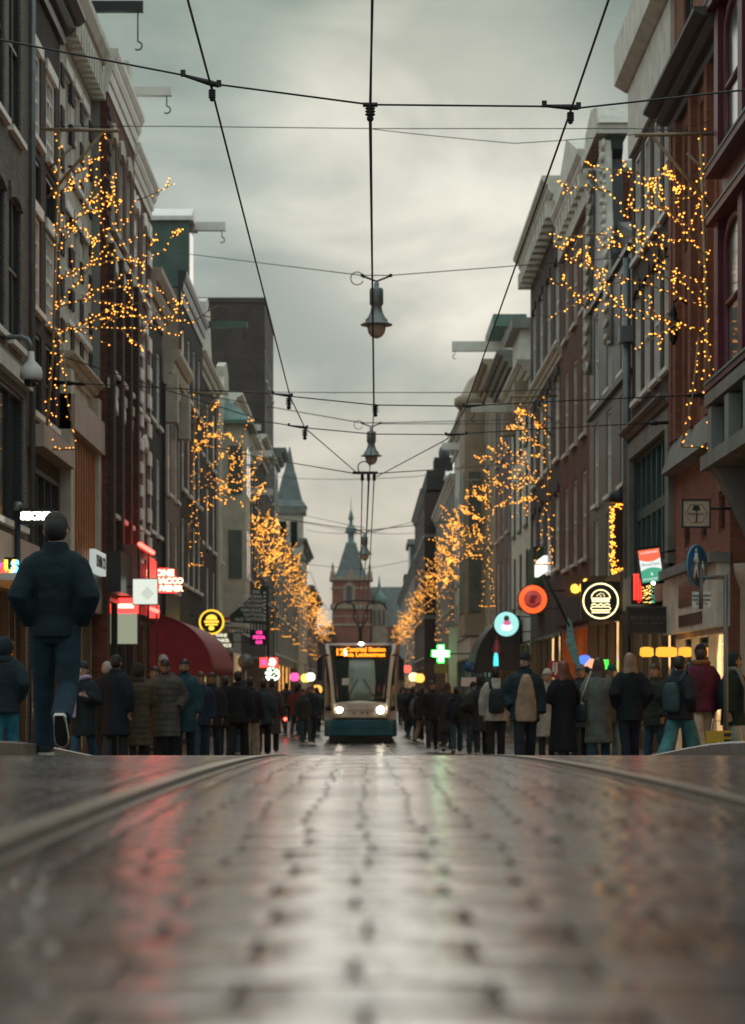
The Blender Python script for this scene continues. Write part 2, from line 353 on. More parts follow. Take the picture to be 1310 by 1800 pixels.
# long border courses beside the rails
for xb0, xb1 in ((LR - .13, LR - .05), (LR + .085, LR + .16), (RR - .16, RR - .085), (RR + .05, RR + .13)):
    d = .9
    while d < STONE_END:
        L = random.uniform(.19, .22); cells.append((xb0, xb1, d, d + L)); d += L
def stone(mb, a, b, d0, d1, rng, origin=(0, 0, 0)):
    g = .0024; a += g + rng.uniform(0, .002); b -= g + rng.uniform(0, .002); d0 += g; d1 -= g + rng.uniform(0, .002)
    tz = rng.gauss(0, .00018); tx = rng.gauss(0, .003); ty = rng.gauss(0, .0024); cx, cy = (a+b)/2, (d0+d1)/2
    def z(x, y, dz): return G(y) + tz + dz + (x-cx)*tx + (y-cy)*ty
    v = []; k1, k2 = rng.uniform(.007, .017), rng.uniform(.007, .017)
    for dz, i in ((-.02, 0), (-.0003, 0), (0, .003)):
        A, B, C, D = a+i, b-i, d0+i, d1-i
        for x, y in ((A+k1, C), (B-k2, C), (B, C+k2), (B, D-k1), (B-k1, D), (A+k2, D), (A, D-k2), (A, C+k1)): v.append((x - origin[0], y - origin[1], z(x, y, dz) - origin[2]))
    v.append((cx - origin[0], cy - origin[1], z(cx, cy, .0008) - origin[2]))
    n = len(mb.v); mb.v += v
    for k in (0, 8):
        for j in range(8): mb.face((n+k+j, n+k+(j+1) % 8, n+k+8+(j+1) % 8, n+k+8+j), 0, k == 8)
    for j in range(8): mb.face((n+16+j, n+16+(j+1) % 8, n+24), 0, True)
rng = random.Random(3)
cells.sort(key=lambda c: c[2])
vis = [c for c in cells if c[2] > 1.35 and abs((c[0]+c[1])/2) < .168 * c[2] + .05]
near = set(id(c) for c in vis[:300])
rest = MB()
for c in cells:
    if id(c) in near:
        o0 = ((c[0]+c[1])/2, (c[2]+c[3])/2, G((c[2]+c[3])/2)); mb = MB(); stone(mb, *c, rng, o0)
        mb.build('paving_stone', stone_part, road, o0)
    else: stone(rest, *c, rng)
o = rest.build('paving_stones', stone_stuff, road); o['kind'] = 'stuff'
# rails: grooved tram rail, head + groove + lip
def track_shift(d): return 0.0 if d < 20 else -.25 * min(1, (d - 20) / 56.0)
def rail(xc, inner):
    mb = MB(); dd = [.9 + i * .6 for i in range(60)] + [40, 50, 60, 70, 80, 100, 130, 170, 240, 320, 430]
    for x0, x1, z0, z1 in ((-.035, .02, -.05, .007), (.066, .08, -.05, .002), (.02, .066, -.05, -.03)):
        rings = []
        for d in dd:
            s = track_shift(d); g = G(d)
            a, b = (x0, x1) if inner > 0 else (-x1, -x0)
            rings.append([(xc+s+a, d, g+z0), (xc+s+b, d, g+z0), (xc+s+b, d, g+z1), (xc+s+a, d, g+z1)])
        mb.rings(rings, 0, True, False)
    return mb
tr = empty('tram_track', (0, 0, 0), label='pair of worn steel tram rails set flush in the wet paving', cat='rails')
rail(LR, 1).build('rail', railm, tr); rail(RR, -1).build('rail', railm, tr)
# kerbs and pavements of the bridge
for sgn, nm, lb in ((-1, 'kerb', 'raised granite kerb stones on the bridge beside the man in the padded jacket'), (1, 'kerb', 'raised granite kerb on the bridge near the person with the yellow bag')):
    kx = 2.45 if sgn < 0 else 2.58
    k = empty(nm, (sgn * kx, 6, G(6))); tag(k, lb, 'kerb'); k['kind'] = 'structure'
    d = 6.0
    while d < 34:
        L = 1.0; mb = MB(); y0, y1 = d + .006, d + L - .006
        prof = [(0, -.1), (0, .085), (.02, .1), (.16, .104), (.16, -.1)]
        rings = []
        for y in (y0, (y0+y1)/2, y1): rings.append([(sgn * u, y - 6, G(y) + v - G(6) + rng.uniform(-.001, .001)) for u, v in prof])
        mb.rings(rings, 0, True, False); mb.build('kerbstone', kerbm, k); d += L
    sheet('pavement', pavem, sgn * (kx + .16), sgn * 9.0, -14, 34, .098)['label'] = 'wet brick pavement on the bridge behind the kerb'
for sgn in (-1, 1):
    sheet('pavement', pavem, sgn * 3.0, sgn * 7.0, 34, 440, .006)['label'] = 'wet brick strip of pavement along the shop fronts'

# ================================================================== HOUSES
_wc = {}
class House:
    def __init__(h, name, label, side, d0, d1, H, wall, X=6.0, depth=7.0, roof=slate, lod=0, ops_depth=.18, roof_h=1.2, roof_set=.7):
        h.side, h.L, h.H, h.D, h.wall, h.lod = side, d1 - d0, H, depth, wall, lod
        h.root = empty(name, (side * X, d0, 0), label=label, cat='house'); h.ops = []; h.od = ops_depth; h.X = X; h.d0 = d0
        h.roof_h, h.roof_set, h.roofm = roof_h, roof_set, roof
    def v(h, s, n, z): return (-h.side * n, s, z)
    def box(h, mb, s0, s1, z0, z1, n0, n1, m=0): mb.box(h.v(s0, n0, z0), h.v(s1, n1, z1), m); return mb
    def part(h, name, m, s0, s1, z0, z1, n0, n1, parent=None): return h.box(MB(), s0, s1, z0, z1, n0, n1).build(name, m, parent or h.root)
    def window(h, s0, s1, z0, z1, cols=2, rows=2, frame=None, pane=None, sill=True, lintel=None, sillm=None, dep=None, bar=.035, fw=.075):
        frame = frame or white; q_ = random.random(); pane = pane or (glassl if q_ < .16 else (litpane if q_ > .95 else glass))
        h.ops.append((s0, s1, z0, z1)); wd, ht = s1 - s0, z1 - z0; key = (h.side, round(wd, 3), round(ht, 3), cols, rows, frame.name, bar, fw)
        if key not in _wc:
            mb = MB(); n0, n1 = -.15, -.03
            for a in ((0, fw, 0, ht), (wd - fw, wd, 0, ht), (fw, wd - fw, 0, fw), (fw, wd - fw, ht - fw, ht)): h.box(mb, *a, n0, n1)
            for i in range(1, cols): h.box(mb, wd*i/cols - bar/2, wd*i/cols + bar/2, fw, ht - fw, n0, n1 - .02)
            for i in range(1, rows):
                th = bar * (1.6 if i == rows // 2 else 1); h.box(mb, fw, wd - fw, ht*i/rows - th/2, ht*i/rows + th/2, n0 + .002, n1 - .022)
            _wc[key] = mb.mesh('window', frame)
        o = link('window', _wc[key], h.root, h.v(s0, 0, z0))
        pk = key[:3] + (pane.name, h.lod)
        if pk not in _wc:
            sp = ht / 2 if (rows > 1 and not h.lod) else ht
            _wc[pk] = h.box(MB(), .02, wd - .02, .02, sp - .005, -.125, -.112).mesh('pane', pane); 
        if rows > 1 and not h.lod:
            link('pane', _wc[pk], o); link('pane', _wc[pk], o, (0, 0, ht/2 - .01))
        else: link('pane', _wc[pk], o)
        if sill:
            k = key[:2] + ('sill', (sillm or frame).name)
            if k not in _wc: _wc[k] = h.box(MB(), -.09, wd + .09, -.1, 0, -.14, .1).mesh('sill', sillm or frame)
            link('sill', _wc[k], o)
        if lintel == 'flat':
            k = key[:2] + ('lintel',)
            if k not in _wc: _wc[k] = h.box(MB(), -.1, wd + .1, 0.0, .2, -.05, .05).mesh('lintel', frame)
            link('lintel', _wc[k], o, (0, 0, ht))
        elif lintel:                                             # segmental arch in the given material
            k = key[:2] + ('arch', lintel.name)
            if k not in _wc:
                up = [(-.08 + (wd + .16) * i / 8, .16 + .16 * math.sin(math.pi * i / 8)) for i in range(9)]
                lo = [(wd * i / 8, -.12 + .12 * math.sin(math.pi * i / 8)) for i in range(8, -1, -1)]
                _wc[k] = MB().prism(up + lo, lambda u, z, t: h.v(u, t, z), -.1, .05).mesh('lintel', lintel)
            link('lintel', _wc[k], o, (0, 0, ht))
        return o
    def row(h, z0, z1, n, wd, m0=.45, m1=None, **k):
        m1 = m0 if m1 is None else m1
        for i in range(n):
            c = m0 + wd/2 + (h.L - m0 - m1 - wd) * (i / (n - 1) if n > 1 else .5)
            h.window(c - wd/2, c + wd/2, z0, z1, **k)
    def cornice(h, z0, z1, n, m=None, over=.12, name='cornice', steps=3, dentils=0, s0=None, s1=None):
        m = m or white; a = -over if s0 is None else s0; b = h.L + over if s1 is None else s1
        poly = [(-.05, z0)]
        for i in range(steps):
            u = n * ((i + 1) / steps) ** 1.3; poly += [(u * .75, z0 + (z1 - z0) * i / steps), (u, z0 + (z1 - z0) * (i + .55) / steps), (u, z0 + (z1 - z0) * (i + 1) / steps)]
        poly += [(-.05, z1 + .002)]
        o = MB().prism(poly, lambda u, z, s: h.v(s, u, z), a, b).build(name, m, h.root)
        if dentils:
            dw = (b - a) / (dentils * 2); me = h.box(MB(), 0, dw, 0, (z1 - z0) * .45, 0, n * .72).mesh('dentil', m)
            for i in range(dentils): link('dentil', me, o, h.v(a + dw * (2*i + .5), .02, z0 - (z1 - z0) * .1))
        return o
    def hoist(h, s, z, length, m=None, hook=True, n0=0.0, th=.13, drop=.35):
        m = m or white; o = h.box(MB(), s - th/2, s + th/2, z - th*.7, z + th*.7, n0 - .3, n0 + length).build('hoist_beam', m, h.root)
        if hook:
            mb = MB(); nz = n0 + length - .12
            mb.tube([h.v(s, nz, z), h.v(s, nz, z - drop)], .016, 5)
            pts = [h.v(s, nz + .09 * math.sin(a) , z - drop - .09 + .09 * math.cos(a)) for a in [i * .55 for i in range(8)]]
            mb.tube(pts, .018, 5); mb.build('hook', darkmetal, o)
    def quoins(h, s0, s1, z0, z1, hh, m, n=.03, alt=.35, start=0):
        k = (h.side, 'q', round(s1 - s0, 2), hh, m.name, n); 
        if k not in _wc: _wc[k] = h.box(MB(), 0, s1 - s0, 0, hh - .01, -.05, n).mesh('quoin', m)
        z = z0 + start; 
        while z + hh < z1:
            link('quoin', _wc[k], h.root, h.v(s0, 0, z)); z += hh * 2
    def shop(h, z1, inside, frame, s0=.3, s1=None, z0=.25, bays=3, glow_n=-.7, transom=None):
        s1 = h.L - .3 if s1 is None else s1; h.ops.append((s0, s1, z0, z1)); fw = .09
        mb = MB(); W = s1 - s0
        for a in ((s0, s0+fw, z0, z1), (s1-fw, s1, z0, z1), (s0+fw, s1-fw, z0, z0+.3), (s0+fw, s1-fw, z1-fw, z1)): h.box(mb, *a, -.16, .02)
        for i in range(1, bays): c = s0 + W*i/bays; h.box(mb, c-.04, c+.04, z0+.3, z1-fw, -.14, .0)
        if transom: h.box(mb, s0+fw, s1-fw, transom-.03, transom+.03, -.14, -.01)
        o = mb.build('shop_front', frame, h.root)
        pw = W / bays
        for i in range(bays): h.box(MB(), s0+pw*i+.03, s0+pw*(i+1)-.03, z0+.3, z1-.06, -.1, -.09).build('pane', shopglass, o)
        if inside:
            h.box(MB(), s0-.1, s1+.1, z0, z1+.1, glow_n-.05, glow_n).build('lit_interior', inside, o)
            h.box(MB(), s0-.1, s1+.1, z1+.02, z1+.1, glow_n, -.2).build('soffit', white, o)
    def band(h, z0, z1, m, n=.05, name='band', over=0.0): return h.part(name, m, -over, h.L + over, z0, z1, -.04, n)
    def pipe(h, s, z0, z1, m=None, r=.055, n=.1):
        MB().tube([h.v(s, n, z0), h.v(s, n, z1)], r, 8).build('drainpipe', m or greymetal, h.root)
    def dormer(h, s0, s1, z0, z1, m, n0=-.9, n1=.0, face=None, pedi=True):
        o = h.box(MB(), s0, s1, z0, z1, n0, n1).build('dormer', m, h.root)
        h.box(MB(), s0-.12, s1+.12, z1, z1+.14, n0-.05, n1+.15).build('dormer_cap', white, o)
        h.box(MB(), s0+.2, s1-.2, z0+.25, z1-.2, n1-.02, n1+.02).build('pane', glass, o)
        if pedi:
            mid = (s0+s1)/2; MB().prism([(s0-.1, z1+.14), (s1+.1, z1+.14), (mid, z1+.6)], lambda u, z, t: h.v(u, t, z), n0, n1+.1).build('pediment', white, o)
        return o
    def gable(h, pts, m, th=.35, n=0.0, name='gable'):       # silhouette (s, z) standing on the facade
        return MB().prism(pts, lambda u, z, t: h.v(u, t, z), n - th, n + .0).build(name, m, h.root)
    def finish(h):
        L, H, D, v = h.L, h.H, h.D, h.v; mb = MB()
        rd = lambda q: round(q, 4)
        ss = sorted({0.0, rd(L)} | {rd(min(max(q, 0), L)) for o in h.ops for q in o[:2]}); zs = sorted({-.6, rd(H)} | {rd(min(q, H)) for o in h.ops for q in o[2:]})
        for i in range(len(ss) - 1):
            for j in range(len(zs) - 1):
                a, b = (ss[i] + ss[i+1]) / 2, (zs[j] + zs[j+1]) / 2
                if any(o[0] < a < o[1] and o[2] < b < o[3] for o in h.ops): continue
                mb.quad(v(ss[i], 0, zs[j]), v(ss[i+1], 0, zs[j]), v(ss[i+1], 0, zs[j+1]), v(ss[i], 0, zs[j+1]))
        for a, b, c, d in h.ops:
            k = -h.od
            mb.quad(v(a, 0, c), v(a, k, c), v(a, k, d), v(a, 0, d)); mb.quad(v(b, 0, c), v(b, k, c), v(b, k, d), v(b, 0, d))
            mb.quad(v(a, 0, c), v(b, 0, c), v(b, k, c), v(a, k, c)); mb.quad(v(a, 0, d), v(b, 0, d), v(b, k, d), v(a, k, d))
        mb.quad(v(0, 0, -.6), v(0, -D, -.6), v(0, -D, H), v(0, 0, H)); mb.quad(v(L, 0, -.6), v(L, -D, -.6), v(L, -D, H), v(L, 0, H))
        mb.quad(v(0, -D, -.6), v(L, -D, -.6), v(L, -D, H), v(0, -D, H)); mb.quad(v(0, 0, H), v(L, 0, H), v(L, -D, H), v(0, -D, H))
        mb.build('wall', h.wall, h.root)
        if h.roof_h:
            a = h.roof_set; MB().prism([(0.02, H), (L - .02, H), (L/2, H + h.roof_h)], lambda u, z, t: v(u, t, z), -a - .5, -D + .02).build('roof', h.roofm, h.root)
        return h

Lf, Rt = -1, 1
# ---------------- left row
h = House('brick_house', 'grey-brown brick house nearest on the left with tall black-framed windows', Lf, 34.5, 40.6, 18.5, BK['greybrown'], roof_h=0)
for z0, z1 in ((11.4, 14.4), (7.8, 10.3)):
    for s0 in (.5, 2.15, 3.95): h.window(s0, s0 + 1.35, z0, z1, cols=2, rows=2, frame=blackpaint, pane=glassl, sillm=white, lintel=BK['greybrown'] if z0 < 9 else None)
h.window(.6, 5.6, 4.7, 7.0, cols=4, rows=1, frame=blackpaint, sill=True, sillm=white, pane=glass)
h.band(7.15, 7.4, offwhite, .12); h.band(3.9, 4.4, pinkish, .22, 'fascia'); h.band(7.42, 7.5, blackpaint, .06)
h.cornice(18.0, 18.5, .4, blackpaint)
h.shop(3.6, amber_in, blackpaint, bays=3); h.pipe(6.0, 4.4, 18)
h.part('awning', offwhite, .5, 5.6, 3.55, 3.66, .02, .9)
h.finish()
h = House('brick_house', 'narrow dark purple-brown brick house with white multi-pane sash windows', Lf, 40.6, 44.9, 15.1, BK['purple'])
for z0, z1 in ((11.9, 13.55), (8.8, 10.55)):
    for s0 in (.35, 2.35): h.window(s0, s0 + 1.3, z0, z1, cols=3, rows=4, lintel='flat', bar=.05, pane=glass, fw=.1)
for s0 in (.35, 2.35): h.window(s0, s0 + 1.3, 10.75, 11.6, cols=1, rows=1, frame=blackpaint, sill=False)
for s0 in (.45, 2.35): h.window(s0, s0 + 1.3, 6.9, 8.4, cols=2, rows=2, frame=blackpaint, sillm=white)
h.cornice(14.6, 15.15, .5, blackpaint); h.band(6.2, 6.6, pinkish, .3, 'fascia')
h.shop(5.9, dim_in, blackpaint, bays=4, z0=3.9); h.shop(3.3, amber_in, blackpaint, bays=2)
h.part('signboard', mat('dark_grey_fascia', (.06, .06, .06), .6), .1, 4.2, 3.35, 3.85, 0, .15)
h.finish()
h = House('stone_house', 'cream stone house with brick quoins, heavy dentilled cornice and orange slatted front', Lf, 44.9, 50.1, 15.2, cream)
for z0, z1 in ((12.3, 14.3), (9.3, 11.5)): h.row(z0, z1, 3, .95, .75, lintel='flat', rows=2)
for s in (.06, 1.62, 3.14, 4.66): h.quoins(s, s + .45, 8.6, 14.8, .42, BK['purple'], .035, start=.2)
h.cornice(14.9, 15.95, .42, offwhite, .06, dentils=12); h.cornice(8.2, 8.55, .3, cream, .02, 'string_course')
h.part('pilaster', cream, .0, .5, 4.5, 8.2, 0, .22); h.part('pilaster', cream, 4.7, 5.2, 4.5, 8.2, 0, .22)
h.part('fascia', pinkish, .0, 5.2, 7.0, 7.7, 0, .3)
for i in range(10): h.part('slat', woodorange, .55 + i*.42, .55 + i*.42 + .2, 4.5, 6.95, 0, .16)
h.part('fascia', mat('grey_fascia', (.10, .105, .105), .5), .0, 5.2, 3.5, 4.4, 0, .25)
h.shop(3.35, warm_in, blackpaint, bays=3)
h.dormer(3.3, 4.9, 15.95, 17.6, greenpaint, -1.4, -.1); h.hoist(4.1, 16.55, 1.35, blackpaint, n0=-.1, th=.16, drop=.75)
h.finish()
h = House('brick_house', 'red-brown brick house with thick white cornice and grey plastered flank', Lf, 50.1, 56.0, 15.1, BK['red'], X=5.65)
h.part('flank', greyplaster, -.03, 0, 8.5, 15.0, -6, -.16); h.quoins(.02, .5, 4.5, 15, .2, BK['dark'], .04)
for z0, z1 in ((12.2, 14.3), (9.0, 11.3), (5.8, 8.2)): h.row(z0, z1, 3, 1.0, .8, lintel=cream if z0 > 9 else white, frame=offwhite)
for z in (8.5, 11.7): h.band(z, z + .22, cream, .05, 'string_course')
h.cornice(15.0, 15.95, .25, white, .06, steps=4); h.shop(3.9, dim_in, blackpaint, bays=3); h.part('fascia', blackpaint, 0, 5.9, 4.0, 4.9, 0, .3)
for s in (0.05, 1.9, 3.8, 5.5): h.part('pilaster', BK['brown'], s, s + .38, 4.9, 11.7, 0, .14)
h.hoist(5.5, 16.45, .95, white, th=.15); h.part('hoist_gable', offwhite, 5.1, 5.9, 15.95, 17.1, -.8, -.05)
h.finish()
h = House('brick_house', 'striped red brick and white stone house with projecting white cornice', Lf, 56.0, 61.2, 14.6, BK['red'], X=5.75)
for z0, z1 in ((12.0, 14.0), (9.0, 11.2), (6.0, 8.2)): h.row(z0, z1, 2, 1.05, 1.0, lintel=white)
h.quoins(.03, .75, 4.0, 14.4, .38, white, .06); h.quoins(4.4, 5.17, 4.0, 14.4, .38, white, .06); h.quoins(2.3, 2.9, 5, 11, .3, white, .06)
h.cornice(14.5, 15.3, .26, white, .05, steps=4); h.shop(3.6, warm_in, blackpaint, bays=2); h.part('fascia', mat('dark_shop_fascia', (.03, .03, .035), .5), 0, 5.2, 3.7, 4.3, 0, .25)
h.finish()
h = House('low_house', 'lower house with pinkish wooden cornice between taller brick neighbours', Lf, 61.2, 66.0, 12.5, BK['dark'], X=5.85)
for z0, z1 in ((9.3, 11.4), (6.2, 8.4)): h.row(z0, z1, 2, 1.1, .7)
h.cornice(12.1, 13.2, .42, pinkish, .05, steps=3); h.shop(3.7, warm_in, blackpaint, bays=2); h.finish()
h = House('low_house', 'black painted house with cream bracketed cornice', Lf, 66.0, 71.0, 10.8, blackpaint, X=5.75)
for z0, z1 in ((7.6, 9.9), (4.8, 6.8)): h.row(z0, z1, 2, 1.0, .7)
h.cornice(10.7, 11.7, .42, cream, .05); h.part('bracket', cream, .0, .5, 9.6, 11.0, 0, .34); h.part('bracket', cream, 4.5, 5.0, 9.6, 11.0, 0, .34)
h.shop(3.6, amber_in, blackpaint, bays=2); h.finish()
h = House('brick_house', 'dark brick house with black gutter, bare brick flank and green hoist dormer', Lf, 71.0, 81.0, 14.4, BK['dark'], X=5.75, roof=tileroof, roof_h=2.2, roof_set=1.0)
h.part('flank', BK['tan'], -.03, 0, 9.5, 14.35, -5, -.02)
for z0, z1 in ((11.3, 13.3), (8.2, 10.4), (5.2, 7.3)): h.row(z0, z1, 4, 1.1, .9)
h.cornice(14.0, 14.9, .22, blackpaint, .05); h.dormer(3.6, 5.6, 14.9, 17.2, greenpaint, -1.5, -.0); h.hoist(4.6, 17.2, 1.15, white, th=.2)
h.shop(3.6, warm_in, blackpaint, bays=4); h.finish()
def gable_pts(L, z, top, nw=.4):
    m = L / 2
    return [(0, z), (L, z), (L, z + .25), (L - .5, z + .5), (m + L*.22, z + (top-z)*.35), (m + L*.14, z + (top-z)*.7), (m + L*.14, top - .35), (m, top), (m - L*.14, top - .35), (m - L*.14, z + (top-z)*.7), (m - L*.22, z + (top-z)*.35), (.5, z + .5), (0, z + .25)]
h = House('brick_house', 'dark house with carved cream neck gable and green hoist beam', Lf, 81.0, 91.0, 13.4, BK['purple'], X=5.9)
for z0, z1 in ((10.4, 12.6), (7.2, 9.4), (4.6, 6.4)): h.row(z0, z1, 3, 1.2, .9)
h.gable(gable_pts(10, 13.4, 16.6), offwhite); h.cornice(13.2, 13.9, .3, cream, .05); h.hoist(5, 15.6, 1.5, greenpaint, th=.18); h.shop(3.6, amber_in, blackpaint, bays=3); h.finish()
h = House('stone_house', 'cream house with ornate scrolled gable and projecting bay under a green roof', Lf, 91.0, 101.0, 13.0, cream, X=5.8)
for z0, z1 in ((10.2, 12.2), (7.0, 9.2), (4.4, 6.2)): h.row(z0, z1, 3, 1.1, 1.2)
h.gable(gable_pts(10, 13.0, 15.6), cream); h.part('bay', cream, 3.2, 6.8, 4.4, 12.8, 0, .9)
MB().rings([[h.v(*q) for q in ((2.9, -.4, 12.8), (7.1, -.4, 12.8), (7.1, 1.2, 12.8), (2.9, 1.2, 12.8))], [h.v(*q) for q in ((2.9, -.4, 12.95), (7.1, -.4, 12.95), (7.1, 1.2, 12.95), (2.9, 1.2, 12.95))], [h.v(*q) for q in ((4.4, -.4, 14.2), (5.6, -.4, 14.2), (5.6, -.2, 14.2), (4.4, -.2, 14.2))]], 0, True, False).build('bay_roof', copper, h.root)
for s in (3.6, 5.2):
    for z in (9.9, 6.4): h.part('bay_window', glassl, s, s + 1.2, z, z + 2.0, .88, .93)
for z in (9.9, 6.4): h.part('bay_window', glassl, 3.15, 3.2, z, z + 2.0, .2, .75)
h.shop(3.5, warm_in, blackpaint, bays=3); h.finish()
h = House('painted_house', 'pale painted house with white framed windows behind the light trees', Lf, 101.0, 111.0, 14.6, greyplaster, lod=1)
for z0, z1 in ((11.2, 13.4), (8.0, 10.2), (4.9, 7.0)): h.row(z0, z1, 3, 1.3, 1.0, rows=2)
h.cornice(14.3, 15.0, .6, white); h.hoist(5, 14.0, 1.2, white, th=.2); h.shop(3.5, warm_in, white, bays=3); h.finish()
h = House('brick_house', 'dark green and brick house left of the street with two hoist beams', Lf, 111.0, 124.0, 14.0, BK['dark'], lod=1)
for z0, z1 in ((10.8, 13.0), (7.6, 9.8), (4.6, 6.6)): h.row(z0, z1, 4, 1.3, 1.0)
h.cornice(13.7, 14.5, .7, white); h.hoist(3, 13.6, 1.4, white, th=.22); h.hoist(9, 12.2, 1.2, white, th=.22); h.shop(3.5, amber_in, blackpaint, bays=3); h.finish()
h = House('plain_tower_block', 'tall plain brown brick block rising above the left roofs', Lf, 139.0, 152.0, 25.4, BK['block'], X=6.05, depth=13, roof_h=0, lod=1)
for i in range(6): h.row(3.8 + i*3.4, 5.8 + i*3.4, 4, 1.3, 1.0)
h.part('parapet', BK['block'], -.05, h.L + .05, 25.4, 25.7, -13, .05); h.finish()
h = House('brick_house', 'brown brick house just in front of the plain tower block', Lf, 124.0, 139.0, 15.2, BK['brown'], lod=1)
for z0, z1 in ((11.8, 13.9), (8.4, 10.6), (5.0, 7.2)): h.row(z0, z1, 4, 1.4, 1.0)
h.cornice(14.9, 15.7, .7, offwhite); h.shop(3.6, warm_in, blackpaint, bays=4); h.finish()
h = House('corner_house', 'dark teal painted house with flat overhanging eaves beyond the tower block', Lf, 152.0, 159.0, 17.2, tealpaint, lod=1, roof_h=0)
for i in range(4): h.row(4.2 + i*3.3, 6.3 + i*3.3, 3, 1.3, .8)
h.cornice(16.9, 17.9, .8, greyplaster); h.shop(3.6, warm_in, blackpaint, bays=4); h.finish()
h = House('stone_house', 'grey stone house under the strings of lights before the turret', Lf, 159.0, 206.0, 12.0, greystone, lod=1, roof_h=0)
for i in range(3): h.row(4.2 + i*2.7, 6.1 + i*2.7, 10, 1.6, 1.4)
h.cornice(11.7, 12.4, .5, offwhite); h.shop(3.6, amber_in, blackpaint, bays=6); h.finish()
h = House('turret_building', 'pale stone building with pointed turret spire on the left', Lf, 206.0, 236.0, 15.0, cream, lod=1, X=5.9)
for i in range(3): h.row(4.4 + i*3.5, 6.8 + i*3.5, 6, 1.8, 1.6)
h.cornice(14.6, 15.4, .7, greystone); tb = h.box(MB(), -.05, 2.9, 11, 18.2, -2.1, .35).build('turret', cream, h.root)
h.part('turret_cornice', greystone, -.3, 3.1, 17.6, 18.25, -2.4, .62, tb)
for nx in (-1.75, -.75): h.part('turret_opening', glass, -.1, .0, 14.6, 16.9, nx, nx + .62, tb)
h.part('turret_ledge', greystone, -.25, 3.1, 13.4, 13.9, -2.3, .55, tb)
mb = MB(); cx = -.87
mb.rings([[h.v(1.42 + a*1.75*k, cx + b*1.6*k, z) for a, b in ((-1,-1),(1,-1),(1,1),(-1,1))] for k, z in ((1, 18.25), (.72, 18.9), (.36, 21.3), (.3, 21.5), (.03, 23.8))], 0, True, False)
mb.build('spire', mat('spire_grey_lead', (.13, .165, .16), .6, .25, 1.5), tb); h.finish()
h = House('brick_house', 'far mauve house closing the end of the left row', Lf, 236.0, 290.0, 12.0, purpleplaster, lod=1)
for i in range(3): h.row(4.0 + i*2.7, 5.8 + i*2.7, 9, 1.8, 2)
h.cornice(11.7, 12.5, .8, greystone); h.shop(3.5, warm_in, blackpaint, bays=8); h.finish()

# ---------------- right row
h = House('bay_house', 'house nearest on the right with maroon painted bay over a stone balcony', Rt, 29.0, 37.3, 18.0, BK['brown'], X=6.58, roof_h=0)
bay = h.part('bay', maroon, 1.0, 8.25, 6.75, 18.0, .02, .72)
for s0 in (1.5, 3.7, 5.9):
    for z0, z1 in ((10.5, 12.35), (7.0, 8.9), (13.6, 16.0)):
        W = 1.6; o = MB()
        n0 = .70
        pts_o = [(s0, z0), (s0+W, z0), (s0+W, z1)] + [(s0 + W/2 + W/2*math.cos(a), z1 + .42*math.sin(a)) for a in [math.pi*i/8 for i in range(1, 8)]] + [(s0, z1)]
        g = MB().prism(pts_o, lambda u, z, t: h.v(u, t, z), .66, .735).build('pane', glassl, bay)
        mb = MB(); pp = [h.v(u, .75, z) for u, z in pts_o]; mb.tube(pp + [pp[0]], .06, 6); mb.tube([h.v(s0, .75, z0 + (z1-z0)*.55), h.v(s0+W, .75, z0 + (z1-z0)*.55)], .05, 6); mb.build('bay_window_frame', maroon, bay)
for s in (1.05, 3.25, 5.45, 7.8):
    for z0, z1 in ((6.8, 9.45), (10.4, 12.9), (13.5, 17)): h.part('bay_pilaster', maroon, s, s + .4, z0, z1, .7, .86, bay)
for z, t in ((9.45, .12), (10.25, .12), (12.95, .14), (13.35, .1), (6.75, .1)):
    h.part('ledge', maroon, .85, 8.4, z, z + t, .1, .98, bay)
    h.part('ledge_capping', copper, .83, 8.42, z + t, z + t + .035, .1, 1.0, bay)
bal = h.part('balcony', greystone, .8, 8.45, 6.5, 6.7, 0, .98)
h.part('balcony_floor', greystone, .8, 8.45, 5.45, 5.68, 0, 1.05, bal)
for i in range(5): h.part('balcony_post', greyplaster, .9 + i*1.75, 1.3 + i*1.75, 5.68, 6.45, .55, .95, bal)
for i in range(4): h.part('balcony_grille', darkmetal, 1.36 + i*1.75, 2.6 + i*1.75, 5.72, 6.42, .68, .76, bal)
for s in (1.2, 7.6):
    mb = MB(); mb.prism([(0, 3.9), (.35, 4.3), (.85, 5.3), (.95, 5.45), (0, 5.45)], lambda u, z, t: h.v(t, u, z), s, s + .5); mb.build('corbel', greystone, h.root)
    MB().lathe([(.22, 0), (.26, .05), (.2, .15), (.19, 3.2), (.27, 3.4), (.3, 3.6)], h.v(s + .25, .3, .3), 12).build('column', tan_trim, h.root)
h.shop(3.8, amber_in, tan_trim, bays=2, s0=2.2, s1=7.2); h.finish()
h = House('brick_house', 'orange-red brick house with tall blind panels and stone ledge on the right', Rt, 37.3, 44.0, 17.6, BK['orange'])
for s in (.4, 2.35, 4.3):
    h.ops.append((s, s + 1.0, 6.9, 9.4)); h.part('blind_panel', BK['red'], s - .01, s + 1.01, 6.88, 9.42, -.17, -.12)
    h.ops.append((s, s + 1.0, 10.0, 12.3)); h.part('blind_panel', BK['red'], s - .01, s + 1.01, 9.98, 12.32, -.17, -.12)
for s in (1.2, 4.2): h.window(s, s + 1.2, 13.6, 16.2, cols=2, rows=2, frame=blackpaint, lintel=BK['orange'])
for s in (.02, 1.75, 3.7, 5.7, 6.3): h.part('pilaster', BK['orange'], s, s + .34, 6.6, 12.6, 0, .12)
h.cornice(12.6, 13.05, .6, tileroof, .05, 'gutter'); MB().prism([(0, 5.95), (.26, 6.0), (.06, 6.6), (0, 6.65)], lambda u, z, t: h.v(t, u, z), 0, 6.7).build('stone_ledge', greystone, h.root)
